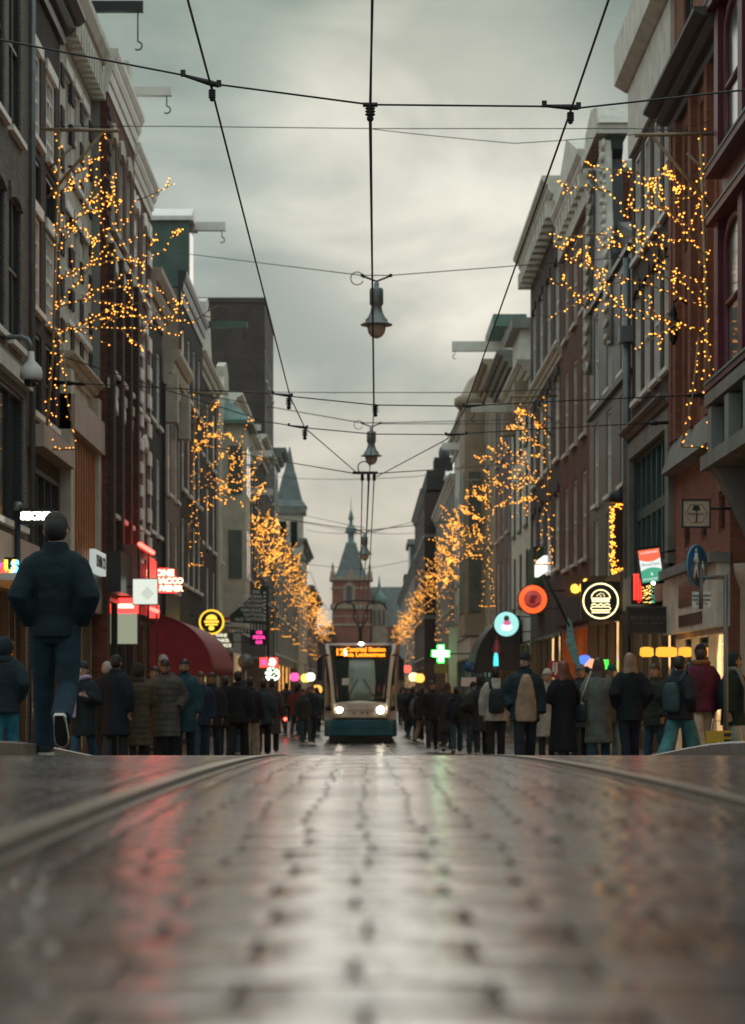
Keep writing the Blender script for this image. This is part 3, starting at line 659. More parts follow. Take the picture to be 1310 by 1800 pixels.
for s in (.5, 2.5, 4.6): h.window(s, s + .7, 4.5, 5.2, cols=1, rows=1, frame=BK['red'], sill=False)
h.part('fascia', offwhite, 0, 6.7, 2.9, 3.95, 0, .22); h.part('fascia_panel', blackpaint, 1.6, 4.4, 3.35, 3.8, .2, .24); h.part('fascia_panel', blackpaint, 1.6, 4.4, 3.0, 3.2, .2, .24)
h.part('ledge', greystone, -.05, 6.75, 3.95, 4.12, 0, .34)
cn = MB(); cn.lathe([(.02, .0), (.07, .1), (.09, .25), (.12, .45), (.05, .5), (.08, .56), (.03, .7), (.01, .8)], h.v(4.6, .3, 8.2), 10); cn.tube([h.v(4.6, 0, 8.9), h.v(4.6, .2, 9.1), h.v(4.6, .3, 8.98)], .025, 6); cn.build('wall_lantern', darkmetal, h.root); h.shop(2.9, warm_in, offwhite, bays=3); h.finish()
h = House('brick_house', 'brown brick house with white framed windows, big white eaves and teal glazed first floor', Rt, 44.0, 51.0, 15.3, BK['brown'], roof_h=0)
h.part('white_panel', offwhite, -.02, 7.05, 13.75, 15.25, 0, .08)
MB().prism([(-.1, 15.25), (.12, 15.3), (.36, 15.45), (.36, 16.35), (-.1, 16.4)], lambda u, z, t: h.v(t, u, z), -.3, 7.3).build('eaves', offwhite, h.root)
for z0, z1 in ((11.3, 13.6), (8.2, 10.6)): h.row(z0, z1, 4, 1.15, .5, rows=2, cols=2, lintel=BK['brown'] if z0 < 9 else None)
h.cornice(7.3, 7.6, .3, greystone, .05, 'ledge'); h.part('surround', greystone, 0, .5, 3.9, 7.3, 0, .12); h.part('surround', greystone, 6.5, 7.0, 3.9, 7.3, 0, .12); h.part('surround', greystone, .5, 6.5, 6.95, 7.3, 0, .12)
h.window(.5, 6.5, 4.4, 6.95, cols=7, rows=2, frame=tealpaint, pane=mat('teal_tinted_glass', (.02, .06, .07), .08, .2, 1, spec=.6), bar=.14, sill=False)
h.shop(3.5, warm_in, blackpaint, bays=4); h.part('fascia', greystone, 0, 7, 3.6, 4.3, 0, .2); h.finish()
h = House('gable_house', 'black painted leaning house with carved white scrolls up its gable', Rt, 51.0, 60.5, 12.0, blackpaint, X=6.0, roof=tileroof, roof_h=1.3, roof_set=-.3)
h.part('flank', greyplaster, -.04, 0, 2, 9.3, -6, -.1)
for z0, z1 in ((9.2, 11.5), (6.6, 8.7), (4.6, 6.2)): h.row(z0, z1, 3, 1.05, 1.2, cols=2, rows=2, pane=glass, fw=.06)
for z in (11.75, 8.95): h.band(z, z + .12, blackpaint, .1, 'ledge')
gp = [(3.9, 12), (9.45, 12), (9.45, 12.4), (8.9, 13.2), (8.5, 15.0), (8.7, 15.2), (8.7, 15.7), (6.95, 16.5), (5.2, 15.7), (5.2, 15.2), (5.4, 15.0), (5.0, 13.2), (4.0, 12.4)]
h.gable(gp, blackpaint, .4); sm = MB()
rr_ = random.Random(5)
h.part('gable_cap', offwhite, 5.05, 8.85, 15.55, 15.8, -.5, .28); MB().prism([(5.0, 15.8), (8.9, 15.8), (8.4, 16.3), (6.95, 16.6), (5.5, 16.3)], lambda u, z, t: h.v(u, t, z), -.5, .22).build('pediment', offwhite, h.root)
for sgn in (-1, 1):
    sp_ = [(2.75, 10.2), (2.7, 11.2), (2.55, 12.3), (2.2, 13.0), (1.9, 13.7), (1.75, 14.5), (1.7, 15.4)]
    pth = [(6.95 + sgn * a * (1 if sgn < 0 else .9), z) for a, z in sp_]
    mb = MB(); mb.tube([h.v(s, .03, z) for s, z in pth], [(.1, .16)] * len(pth), 8); mb.build('carved_border', offwhite, h.root)
    for (s0, z0), (s1, z1) in zip(pth, pth[1:]):
        for t in (.15, .5, .85):
            s, z = s0 + (s1-s0)*t, z0 + (z1-z0)*t; mb = MB()
            a0 = rr_.random()*6; mb.tube([h.v(s + (.19 - .012*i)*math.cos(a0 + i*.7), .08 + .008*i, z + (.17 - .012*i)*math.sin(a0 + i*.7)) for i in range(11)], .05, 6); mb.ball(h.v(s, .12, z), .08); mb.build('carved_scroll', offwhite, h.root)
h.pipe(-.1, 2.0, 11.5, greymetal, .09, .12); h.part('pipe_head', greymetal, -.35, .15, 9.6, 9.95, .0, .3)
h.shop(3.6, warm_in, mat('brown_shop_front', (.09, .06, .04), .5), bays=4); h.part('fascia', mat('ochre_brown_fascia', (.17, .11, .055), .6), 0, 9.5, 3.7, 4.5, 0, .25); h.finish()
h = House('brick_house', 'brown brick house with white pedimented cornice on the right', Rt, 60.5, 69.0, 15.6, BK['red'])
for z0, z1 in ((12.2, 14.6), (8.8, 11.2), (5.4, 7.8)): h.row(z0, z1, 3, 1.25, .9, rows=2, frame=offwhite)
h.cornice(15.3, 16.2, .34, offwhite, .06, steps=4, dentils=9); MB().prism([(.2, 16.2), (8.3, 16.2), (4.25, 17.5)], lambda u, z, t: h.v(u, t, z), -.5, .25).build('pediment', offwhite, h.root)
h.part('architrave', cream, 0, 8.5, 14.75, 15.3, 0, .12)
h.shop(3.6, amber_in, woodorange, bays=5); h.part('fascia', BK['dark'], 0, 8.5, 3.7, 4.6, 0, .2); h.finish()
h = House('brick_house', 'tall brown brick house with bracketed white cornice and light flank', Rt, 69.0, 82.0, 16.4, BK['brown'])
h.part('flank', greyplaster, -.04, 0, 12, 16.9, -6, -.3)
for z0, z1 in ((12.6, 15.2), (9.0, 11.6), (5.6, 8.0)): h.row(z0, z1, 4, 1.5, 1.0, rows=2, lintel=BK['brown'])
h.cornice(16.3, 17.4, .62, offwhite, .1, steps=4, dentils=12); h.part('attic', offwhite, .5, 12.5, 17.4, 18.0, -3, -.2); h.cornice(11.9, 12.3, .25, cream, .02, 'string_course')
h.part('planter', mat('ivy_green', (.03, .06, .03), .7, .5, 9, .5), 7, 9.5, 4.4, 6.6, 0, .35)
h.shop(3.6, warm_in, blackpaint, bays=5); h.finish()
h = House('stone_house', 'white stone house with stacked gable blocks and long white hoist beam', Rt, 82.0, 92.5, 13.4, offwhite)
for z0, z1 in ((10.9, 12.9), (7.9, 10.1), (5.0, 7.0)): h.row(z0, z1, 3, 1.4, 1.2, frame=greenpaint)
h.part('gable_block', offwhite, 5, 9.5, 13.4, 15.6, -.6, .02); h.cornice(13.1, 13.7, .5, offwhite); h.part('gable_cap', greystone, 4.7, 9.8, 15.6, 16.0, -.8, .35); h.part('side_dormer', greenpaint, .0, 1.9, 13.7, 15.9, -3, -.6)
h.part('bracket', tan, 1.2, 2.0, 11.9, 13.1, 0, .5); h.part('bracket', tan, 8.2, 9.0, 11.9, 13.1, 0, .5)
h.hoist(5.2, 12.6, 1.9, offwhite, th=.24); h.shop(3.6, warm_in, tealpaint, bays=3); h.finish()
h = House('painted_house', 'mauve painted house with white hoist beam reaching over the street', Rt, 92.5, 104.0, 15.2, purpleplaster)
for z0, z1 in ((11.8, 14.2), (8.4, 10.8), (5.0, 7.4)): h.row(z0, z1, 3, 1.4, 1.4, frame=offwhite)
h.cornice(14.9, 15.6, .6, greystone); h.part('gable_block', offwhite, 3, 8.5, 15.2, 17.0, -.6, .02); h.part('gable_cap', copper, 2.6, 8.9, 17.0, 17.5, -.8, .6); h.hoist(5.7, 16.6, 2.2, white, th=.3); h.shop(3.6, amber_in, blackpaint, bays=3); h.finish()
h = House('bay_house', 'tan stone house with rounded parapet and tall projecting bay', Rt, 104.0, 128.0, 16.4, tan, lod=1, roof_h=0)
for z0, z1 in ((12.6, 15.2), (8.6, 11.2), (4.8, 7.2)): h.row(z0, z1, 6, 1.6, 1.6, frame=offwhite)
h.part('bay', tan, 9, 15, 4.5, 16.0, 0, 1.0); h.cornice(16.1, 16.9, .6, tan); MB().lathe([(3.0, 0), (3.3, .25), (3.3, .6), (3.0, .7), (2.6, 1.5), (2.2, 1.9)], h.v(12, -1.9, 16.0), 18).build('round_parapet', tan, h.root)
for s in (9.6, 12.5): h.part('bay_window', greenpaint, s, s + 1.9, 9.6, 12.6, .98, 1.04); h.part('bay_window', greenpaint, s, s + 1.9, 5.6, 8.6, .98, 1.04)
h.part('bay_window', glassl, 8.94, 9.0, 9.6, 12.6, .2, .8); h.part('bay_window', glassl, 8.94, 9.0, 5.6, 8.6, .2, .8)
h.shop(3.6, cool_in, tealpaint, bays=6); h.finish()
h = House('stone_house', 'narrow pale stone house with green flank and a chimney', Rt, 128.0, 150.0, 17.2, offwhite, lod=1, roof_h=0)
for i in range(3): h.row(4.8 + i*3.5, 7.2 + i*3.5, 5, 1.6, 1.6, frame=greenpaint)
h.cornice(16.9, 17.7, .6, offwhite); h.part('chimney', offwhite, 14, 16.4, 17.2, 20.2, -1.5, -.1); h.part('flank', greenpaint, -.05, 0, 9, 17.0, -5, -.3); h.hoist(9, 16.4, 1.3, white, th=.3); h.shop(3.6, cool_in, greenpaint, bays=4); h.finish()
h = House('painted_house', 'grey painted house with green dormers behind the far right light trees', Rt, 150.0, 190.0, 15.6, greystone, lod=1, roof_h=0)
for i in range(4): h.row(4.4 + i*2.9, 6.4 + i*2.9, 9, 1.6, 1.6, frame=offwhite)
h.cornice(15.3, 16.0, .4, offwhite); h.shop(3.6, warm_in, blackpaint, bays=8)
for s in (8, 22): h.dormer(s, s + 3, 16.0, 17.8, greenpaint, -2.5, -.3)
h.finish()
h = House('brick_house', 'dark brick block with stepped roofline jutting into the street on the far right', Rt, 190.0, 226.0, 18.2, BK['purple'], lod=1, roof_h=0, X=5.05, depth=9)
for i in range(4): h.row(4.4 + i*3.4, 6.8 + i*3.4, 8, 1.9, 2.0)
h.cornice(17.8, 18.5, .35, slate); h.part('attic', BK['dark'], 0.05, 30, 18.4, 20.0, -6, -.2); h.part('attic', BK['dark'], 2, 6, 20.0, 21.3, -3.0, -.9); MB().ball(h.v(4, -1.8, 21.8), (.5, .5, .8)).build('statue', slate, h.root)
for i in range(4):                                         # windows in the flank that faces down the street
    for n in (-.95, -2.2): 
        o = h.part('window', offwhite, -.06, .0, 4.6 + i*3.4, 6.9 + i*3.4, n - .78, n); h.part('pane', glass, -.09, -.061, 4.72 + i*3.4, 6.78 + i*3.4, n - .68, n - .1, o)
for z in (7.6, 11.0, 14.4): h.part('string_course', greystone, -.08, 0, z, z + .3, -6, .05)
h.shop(3.6, warm_in, blackpaint, bays=6); h.finish()
h = House('stone_house', 'far grey house with dormer at the end of the right row', Rt, 226.0, 365.0, 15.0, greystone, X=5.7, lod=1, roof_h=0)
for i in range(4): h.row(4.2 + i*2.8, 6.2 + i*2.8, 16, 2.4, 3, frame=offwhite)
h.cornice(14.7, 15.6, .5, greystone); h.part('dormer', tealpaint, 40, 52, 15.6, 18.6, -3.4, .3); h.part('dormer_cap', greyplaster, 39.5, 52.5, 18.6, 19.2, -3.8, .6); h.part('dormer', BK['dark'], 90, 100, 15.6, 17.6, -3.4, .1); h.shop(3.6, warm_in, blackpaint, bays=14); h.finish()

# ---------------- theatre at the end of the street
th = empty('brick_theatre', P(617, VY, 425) * 1.0, label='red brick theatre with slate tower roof closing the end of the street', cat='theatre'); th.location.z = 0
tb_ = brick('brick_theatre_red', (.36, .115, .075), (.29, .09, .06), mortar=(.22, .12, .09)); tslate = mat('theatre_grey_green_slate', (.115, .135, .128), .6, .3, 1.2); stone_ = mat('theatre_sandstone', (.36, .27, .195), .75, .25, .8)
d = 425.0; k = FPX / d
def TX(x): return (x - 617) / k
def TZ(y): return EYE + (VY - y) / k
MB().box((TX(584), 0, 0), (TX(651), 7.5, TZ(1018))).build('tower', tb_, th)
for y0, y1, o in ((1062, 1070, .35), (1014, 1020, .5), (1096, 1100, .2), (1032, 1035, .15), (1082, 1084, .1)): MB().box((TX(584)-o, -o, TZ(y1)), (TX(651)+o, 7.5+o, TZ(y0))).build('stone_band', stone_, th)
for x0, x1, y0, y1 in ((604, 624, 1030, 1060),): 
    MB().prism([(TX(x0), TZ(y1)), (TX(x1), TZ(y1)), (TX(x1), TZ(y0)), (TX((x0+x1)/2), TZ(y0-9)), (TX(x0), TZ(y0))], lambda u, z, t: (u, t, z), -.25, .1).build('tower_niche', stone_, th)
    MB().box((TX(x0+5), -.35, TZ(y1)), (TX(x1-5), -.2, TZ(y0))).build('pane', glass, th)
MB().rings([[(TX(617) + a*wd, 3.7 + b*wd, z) for a, b in ((-1,-1),(1,-1),(1,1),(-1,1))] for wd, z in ((3.25, TZ(1016)), (2.5, TZ(1002)), (1.1, TZ(958)), (1.0, TZ(955)))], 0, True, False).build('tower_roof', tslate, th)
MB().lathe([(1.0, TZ(957)), (1.05, TZ(952)), (.55, TZ(950)), (.6, TZ(936)), (1.15, TZ(934)), (.95, TZ(926)), (.35, TZ(920)), (.3, TZ(912)), (.55, TZ(910)), (.3, TZ(900)), (.08, TZ(893)), (.03, TZ(870))], (TX(617), 3.7, 0), 10).build('lantern', copper, th)
for x in (585, 650): MB().lathe([(.45, TZ(1016)), (.5, TZ(1005)), (.25, TZ(1003)), (.3, TZ(997)), (.03, TZ(988))], (TX(x), .3, 0), 8).build('pinnacle', stone_, th)
MB().prism([(TX(606), TZ(1018)), (TX(628), TZ(1018)), (TX(622), TZ(1006)), (TX(617), TZ(996)), (TX(612), TZ(1006))], lambda u, z, t: (u, t, z), -.2, .3).build('dormer', stone_, th)
MB().box((TX(560), 4, 0), (TX(770), 18, TZ(1100))).build('wing', tb_, th)
MB().prism([(4, TZ(1100)), (18, TZ(1100)), (13, TZ(1028)), (9, TZ(1028))], lambda u, z, t: (t, u, z), TX(648), TX(790)).build('wing_roof', tslate, th)
for i in range(9): MB().box((TX(656 + i*11), 3.85, TZ(1128)), (TX(661 + i*11), 4.0, TZ(1106))).build('wing_window', stone_, th)
MB().box((TX(654), 1.5, 0), (TX(680), 6, TZ(1062))).build('bay', stone_, th)
MB().lathe([(1.45, TZ(1062)), (1.4, TZ(1050)), (.7, TZ(1042)), (.35, TZ(1038)), (.3, TZ(1030)), (.03, TZ(1010))], (TX(667), 3, 0), 10).build('bay_roof', copper, th)
for i in range(3): MB().box((TX(657 + i*8), 1.3, TZ(1098)), (TX(661 + i*8), 1.5, TZ(1072))).build('pane', glass, th)
# bare trees and a low building far at the left end of the square
lowb = House('low_house', 'low brown building between the left row and the theatre', Lf, 400, 430, 11.2, BK['brown'], X=5.0, depth=12, lod=1)
for i in range(2): lowb.row(3 + i*3.2, 5.2 + i*3.2, 5, 2.0, 2)
lowb.finish()
# ================================================================== LIGHT TREES
_ico = None
def bulbs_mesh(pts, r, rng):
    mb = MB(); t = (1 + 5**.5) / 2
    base = [Vector(p).normalized() for p in ((-1,t,0),(1,t,0),(-1,-t,0),(1,-t,0),(0,-1,t),(0,1,t),(0,-1,-t),(0,1,-t),(t,0,-1),(t,0,1),(-t,0,-1),(-t,0,1))]
    fs = ((0,11,5),(0,5,1),(0,1,7),(0,7,10),(0,10,11),(1,5,9),(5,11,4),(11,10,2),(10,7,6),(7,1,8),(3,9,4),(3,4,2),(3,2,6),(3,6,8),(3,8,9),(4,9,5),(2,4,11),(6,2,10),(8,6,7),(9,8,1))
    for p in pts:
        n = len(mb.v); q = r * rng.uniform(.75, 1.2); p = Vector(p)
        mb.v += [tuple(p + b * q) for b in base]
        for f in fs: mb.face(tuple(n + i for i in f), 0, True)
    return mb
def make_tree(side, Ht, reach, seed, dens=1.0, br=.021, deep=2):
    rng = random.Random(seed); fr = MB(); pts = []
    V = lambda n, s, z: Vector((-side * n, s, z))
    def along(a, pp, step, jit):
        for i in range(len(pp) - 1):
            L = (pp[i+1] - pp[i]).length; n = max(1, int(L / step))
            for j in range(n): pts.append(pp[i].lerp(pp[i+1], (j + rng.random()) / n) + Vector((rng.gauss(0, jit), rng.gauss(0, jit), rng.gauss(0, jit))))
    # trunk: two rods that flare at the foot
    t1 = [V(.0, 0, 0), V(.14, 0, Ht*.3), V(.27, 0, Ht)]
    t2 = [V(.58, 0, 0), V(.40, 0, Ht*.16), V(.30, 0, Ht*.35)]
    fr.tube(t1, .03, 5); fr.tube(t2, .016, 5); fr.tube([V(0, 0, 0), V(.58, 0, 0)], .018, 5)
    along(0, t1, .085 / dens, .05); along(0, t2, .1 / dens, .03); along(0, [V(0, 0, .02), V(.58, 0, .02)], .07, .02); along(0, [V(.12,0,.1), V(.2,0,Ht*.33)], .13/dens, .06)
    # wall bracket
    fr.tube([V(-.1, 0, Ht), V(1.35, 0, Ht - .03)], .035, 5); fr.tube([V(.05, 0, Ht - 1.25), V(1.05, 0, Ht - .06)], .03, 5); fr.tube([V(.05, 0, Ht - .75), V(.5, 0, Ht - .32)], .025, 5)
    def branch(p, ang, L, depth):
        q = [p]; n = 5; a = ang
        for i in range(n):
            a += rng.uniform(-.16, .13); q.append(q[-1] + V(math.cos(a) * L / n, rng.uniform(-.05, .05), math.sin(a) * L / n))
        fr.tube(q, [.014 - .002 * i for i in range(n + 1)], 4); along(0, q, .085 / dens, .02)
        if depth < deep:
            for i in range(1, n + 1):
                if rng.random() < (.8 if depth == 0 else .28): branch(q[i], a + rng.choice((-1, 1)) * rng.uniform(.35, .95), L * rng.uniform(.22, .42), depth + 1)
    S = reach / 2.3
    for z0, ang, L in ((.36, .50, 2.4), (.37, .16, 1.9), (.45, .80, 2.3), (.52, .45, 1.75), (.60, .95, 1.7), (.68, .5, 1.2), (.78, .75, 1.0), (.44, .30, 2.15)):
        branch(V(.17, 0, Ht * z0), ang, L * S, 0)
    pts2 = [p for p in pts if p.z < Ht + .15 and abs(p.x) < reach * 1.12]
    return fr, bulbs_mesh(pts2, br, rng)
ord_ = ['first', 'second', 'third', 'fourth', 'fifth', 'sixth', 'seventh', 'eighth', 'ninth', 'tenth', 'eleventh', 'twelfth']
for side, nm, spots in ((Lf, 'left', [(41.6, 10.2, 4.35), (75, 9.7, 4.0), (98, 9.6, 3.6), (120, 9.6, 3.7), (142, 9.5, 3.6), (163, 9.5, 3.6), (186, 9.4, 3.5), (212, 9.4, 3.4), (240, 9.3, 3.4), (270, 9.2, 3.3)]),
                        (Rt, 'right', [(37.4, 9.1, 3.95), (69.5, 8.9, 3.75), (102, 9.3, 3.6), (124, 9.5, 3.5), (146, 9.4, 3.5), (170, 9.3, 3.5), (196, 9.3, 3.4), (224, 9.2, 3.4), (254, 9.2, 3.3), (290, 9.2, 3.3)])):
    shared = None
    for i, (dd, zt, zb) in enumerate(spots):
        Ht = zt - zb
        if i < 4: fr, bb = make_tree(side, Ht, 2.45 if i == 0 else 2.2, 40 + i + 10 * (side > 0), 1.0 if i < 1 else .52, (.0145, .018, .022, .025)[i]); fm, bm_ = fr.mesh('frame', bronze), bb.mesh('bulbs', bulbm); shared = (fm, bm_)
        if i >= 4:
            fr, bb = make_tree(side, Ht, 2.2, 80 + i, .24, .025 + .0015*(i-4), 1); fm, bm_ = fr.mesh('frame', bronze), bb.mesh('bulbs', bulbm)
        off = 5.83 if side < 0 else 5.8
        t = empty('light_tree', (side * off, dd, EYE + zb), label='%s tree-shaped frame of amber fairy lights on the %s-hand fronts, counted from the front' % (ord_[i], nm), cat='light tree', group='fairy light trees along the street')
        link('frame', fm, t); b = link('bulbs', bm_, t); b['kind'] = 'stuff'

# ================================================================== OVERHEAD WIRES
def sag(pts, r, m=wirem, n=5, k=.0):
    out = []
    for a, b in zip(pts, pts[1:]):
        a, b = Vector(a), Vector(b); L = (b - a).length
        for i in range(8):
            t = i / 8; p = a.lerp(b, t); p.z -= k * L * 4 * t * (1 - t); out.append(p)
    out.append(Vector(pts[-1])); return MB().tube(out, r, n)
def wire(name, label, pts, r=.011, k=0.0, cat='wire', group='overhead tram wires'):
    o = sag(pts, r, k=k).build(name, wirem); return tag(o, label, cat, group)
d1, d4, d5, dm = 19.0, 35.5, 39.5, 48.0
wl = wire('contact_wire', 'overhead tram wire running down the left from the top edge to the merging clamp', [P(236, -350, 12), P(371, 152, d1), P(510, 697, d4), P(536, 752, d5), P(631, 834, dm)], .010)
wr = wire('contact_wire', 'overhead tram wire running down the right from the top edge to the merging clamp', [P(1190, -350, 12), P(1003, 196, d1), P(817, 720, d4), P(786, 772, d5), P(662, 838, dm)], .010)
wire('feeder_wire', 'upper of the paired cables down the middle of the sky', [P(658, -350, 12), P(652, 178, d1), P(655, 480, 28), P(658, 712, d4), P(650, 832, dm), P(645, 940, 60)], .009)
wire('feeder_wire', 'lower of the paired cables down the middle of the sky', [P(664, -350, 12), P(650, 205, d1), P(654, 480, 28), P(657, 720, d4)], .009)
for x0, x1, lb in ((637, 634, 'left of the three close tram wires above the tram'), (648, 642, 'middle of the three close tram wires above the tram'), (658, 650, 'rightmost of the three close tram wires above the tram')):
    wire('contact_wire', lb, [P(x0, 838, dm), P(x1, 1000, 64), P(x1 - 3, 1046, 77), P(x1 - 4, 1110, 130), P(x1 - 6, 1150, 300)], .013)
def insul(parent, p, big=1.0):                   # hanger clamp with ribbed insulators below
    p = Vector(p); mb = MB(); h = 0
    for i in range(4): mb.lathe([(.02*big, -.03*i*big - .02), (.05*big, -.03*i*big - .03), (.05*big, -.03*i*big - .04), (.02*big, -.03*i*big - .05)], p, 8)
    mb.tube([p, p + Vector((0, 0, -.19*big))], .014*big, 6); mb.ball(p + Vector((0, 0, -.17*big)), .035*big)
    o = mb.build('insulator', darkmetal, parent); return o
def arm(parent, a, b):
    a, b = Vector(a), Vector(b); mb = MB(); mb.tube([a, a.lerp(b, .75), b], [.012, .026, .022], 6); mb.box(a + Vector((-.02, -.02, -.01)), a + Vector((.02, .02, .04))); mb.box(b + Vector((-.02, -.02, -.01)), b + Vector((.02, .02, .04)))
    mb.build('arm', darkmetal, parent)
# span wires across
o = wire('span_wire', 'nearest span wire crossing the top of the picture with clamps', [P(-420, -30, d1), P(0, 70, d1), P(322, 132, d1), P(387, 149, d1), P(652, 184, d1), P(958, 187, d1), P(1016, 190, d1), P(1310, 158, d1), P(1740, 90, d1)], .0085, 0, 'wire', 'span wires')
arm(o, P(322, 132, d1), P(385, 150, d1)); insul(o, P(373, 152, d1), .62); arm(o, P(957, 186, d1), P(1017, 189, d1)); insul(o, P(1003, 192, d1), .62); insul(o, P(651, 178, d1), .85); MB().tube([P(638, 184, d1), P(664, 184, d1)], .02, 6).build('clamp', darkmetal, o)
for x, lb in ((-420, 'left'), (1740, 'right')):
    q = P(x, 0, d1); t = empty('tram_mast', (q.x, q.y, G(d1)), label='slim dark mast just off the %s side of the bridge holding the nearest span wire' % lb, cat='mast', group='span wire masts')
    MB().lathe([(.12, 0), (.12, .3), (.075, .35), (.06, 9.5)], (0, 0, 0), 10).build('pole', darkmetal, t)
o = wire('span_wire', 'span wire from the left brick house crossing below the first lamp', [P(100, 672, 43.2), P(482, 692, 36.3), P(513, 697, d4), P(660, 712, d4), P(817, 714, d4), P(985, 705, 37), P(1240, 694, 39)], .010, 0, 'wire', 'span wires')
arm(o, P(480, 692, d4), P(513, 696, d4)); insul(o, P(508, 697, d4)); insul(o, P(660, 710, d4)); arm(o, P(850, 712, d4), P(815, 714, d4))
for a, b in ((P(100, 672, 43.2), P(143, 675, 42.4)), (P(1240, 694, 39.0), P(1215, 695, 38.8))):
    mb = MB(); mb.tube([a, b], .03, 6); mb.ball(a, .09); mb.ball(a.lerp(b, .5), (.1, .05, .05)); mb.ball(b, (.09, .04, .04)); mb.build('tensioner', darkmetal, o)
o = wire('span_wire', 'second span wire below the first lamp with clamps on both contact wires', [P(95, 622, 44), P(467, 741, 41), P(536, 752, d5), P(655, 763, d5), P(786, 764, d5), P(985, 752, 41), P(1180, 742, 44)], .010, 0, 'wire', 'span wires')
arm(o, P(508, 748, d5), P(540, 752, d5)); insul(o, P(536, 753, d5)); arm(o, P(820, 763, d5), P(784, 764, d5))
mb = MB(); a, b = P(1186, 742, 44.2), P(1150, 744, 43.6); mb.tube([a, b], .035, 6); mb.ball(a, .1); mb.ball(b, (.1, .05, .05)); mb.build('tensioner', darkmetal, o)
o = wire('span_wire', 'span wire holding the three-way clamp where the tram wires merge', [P(335, 775, 78), P(455, 804, 60), P(622, 832, dm), P(664, 832, dm), P(760, 826, 55), P(900, 815, 88)], .012, 0, 'wire', 'span wires')
mb = MB(); mb.tube([P(620, 831, dm), P(664, 831, dm)], .03, 6)
for x in (637, 648, 658): mb.tube([P(x, 829, dm), P(x, 845, dm)], .04, 6)
mb.tube([P(640, 822, dm) + Vector((.13*math.cos(a), 0, .13*math.sin(a))) for a in [i*.4 for i in range(15)]], .012, 4); mb.build('clamp', darkmetal, o)
thin = [('thin straight cable strung between the two nearest light trees', [P(100, 222, 41.6), P(300, 222, 40.5), P(655, 226, 39.5), P(1110, 226, 39), P(1250, 232, 37.5)], .008, 0),
 ('thin sagging cable right of the middle under the straight cable', [P(655, 227, 39.5), P(905, 252, 39.2), P(1110, 237, 39), P(1245, 215, 38)], .007, .004),
 ('thin cable level with the second lamp on its left', [P(330, 688, 76), P(560, 690, 62), P(820, 690, 60), P(985, 684, 68)], .012, 0),
 ('faint cable just right of the second lamp', [P(672, 745, 69), P(900, 745, 70), P(985, 742, 69)], .012, 0),
 ('faint far cable from the dark teal house to the right bay house', [P(490, 838, 150), P(640, 842, 110), P(730, 838, 112), P(820, 822, 122)], .016, .002),
 ('far cable from the turret sloping to the middle', [P(530, 905, 205), P(640, 928, 130)], .022, 0),
 ('lower far cable from the turret to the middle', [P(532, 918, 205), P(640, 940, 130)], .02, 0),
 ('far cable from the third lamp up to the right row', [P(655, 935, 110), P(748, 912, 190)], .022, 0),
 ('level far cable right of the third lamp', [P(540, 932, 190), P(648, 936, 120), P(746, 934, 190)], .02, .002),
 ('lowest far cable across the theatre tower', [P(540, 992, 240), P(640, 1000, 220), P(720, 985, 240)], .028, .002),
 ('slack far cable left of the theatre tower', [P(546, 1005, 240), P(580, 1075, 300)], .028, .01)]
for lb, pts, r, kk in thin: wire('cable', lb, pts, r, kk, 'cable', 'thin cables across the street')

# ---- hanging street lamps
lampglass = mat('frosted_lamp_glass', (.55, .45, .38), .35, .1, 4)
def lamp(x, y, d, label, span, hgt=1.3):
    p = P(x, y, d); t = empty('hanging_lamp', p, label=label, cat='street lamp', group='lamps hung over the street'); s = hgt / 1.3
    MB().lathe([(.0, 0), (.06, 0), (.06, -.12), (.14, -.13), (.16, -.16), (.16, -.5), (.13, -.53), (.12, -.56), (.15, -.7), (.22, -.82), (.26, -.86), (.27, -.93), (.37, -.97), (.37, -.99), (.2, -1.0)], (0, 0, 0), 18).build('housing', lampgreen, t)
    MB().lathe([(.215, -.98), (.215, -1.06), (.19, -1.17), (.13, -1.25), (.05, -1.29), (.0, -1.295)], (0, 0, 0), 16).build('glass_bowl', lampglass, t)
    mb = MB(); mb.tube([(-.33, 0, .16), (0, 0, .03), (.33, 0, .16)], .025, 5); mb.ball((-.33, 0, .17), .045); mb.ball((.33, 0, .17), .045)
    mb.tube([(-.45 + .15*math.cos(a), 0, .1 + .15*math.sin(a)) for a in [i*.42 for i in range(15)]], .012, 4); mb.build('hanger', darkmetal, t)
    t.scale = (s, s, s)
    q = [Vector(c) for c in span]; q = [q[0], p + Vector((-.33, 0, .17)) * s, p + Vector((.33, 0, .17)) * s, q[1]]
    wire('span_wire', 'span wire carrying the ' + label.split(' hanging')[0], q, .010 * d / 46, 0, 'wire', 'lamp span wires')
lamp(662, 497, 46, 'nearest grey-green bell street lamp hanging over the tram track', (P(262, 438, 62), P(1105, 452, 50)), 1.13)
lamp(653, 752, 70, 'second bell street lamp hanging below the first', (P(330, 690, 76), P(900, 738, 88)), 1.15)
lamp(641, 938, 104, 'third and farthest bell street lamp hanging above the tram', (P(450, 905, 125), P(830, 912, 122)), 1.25)

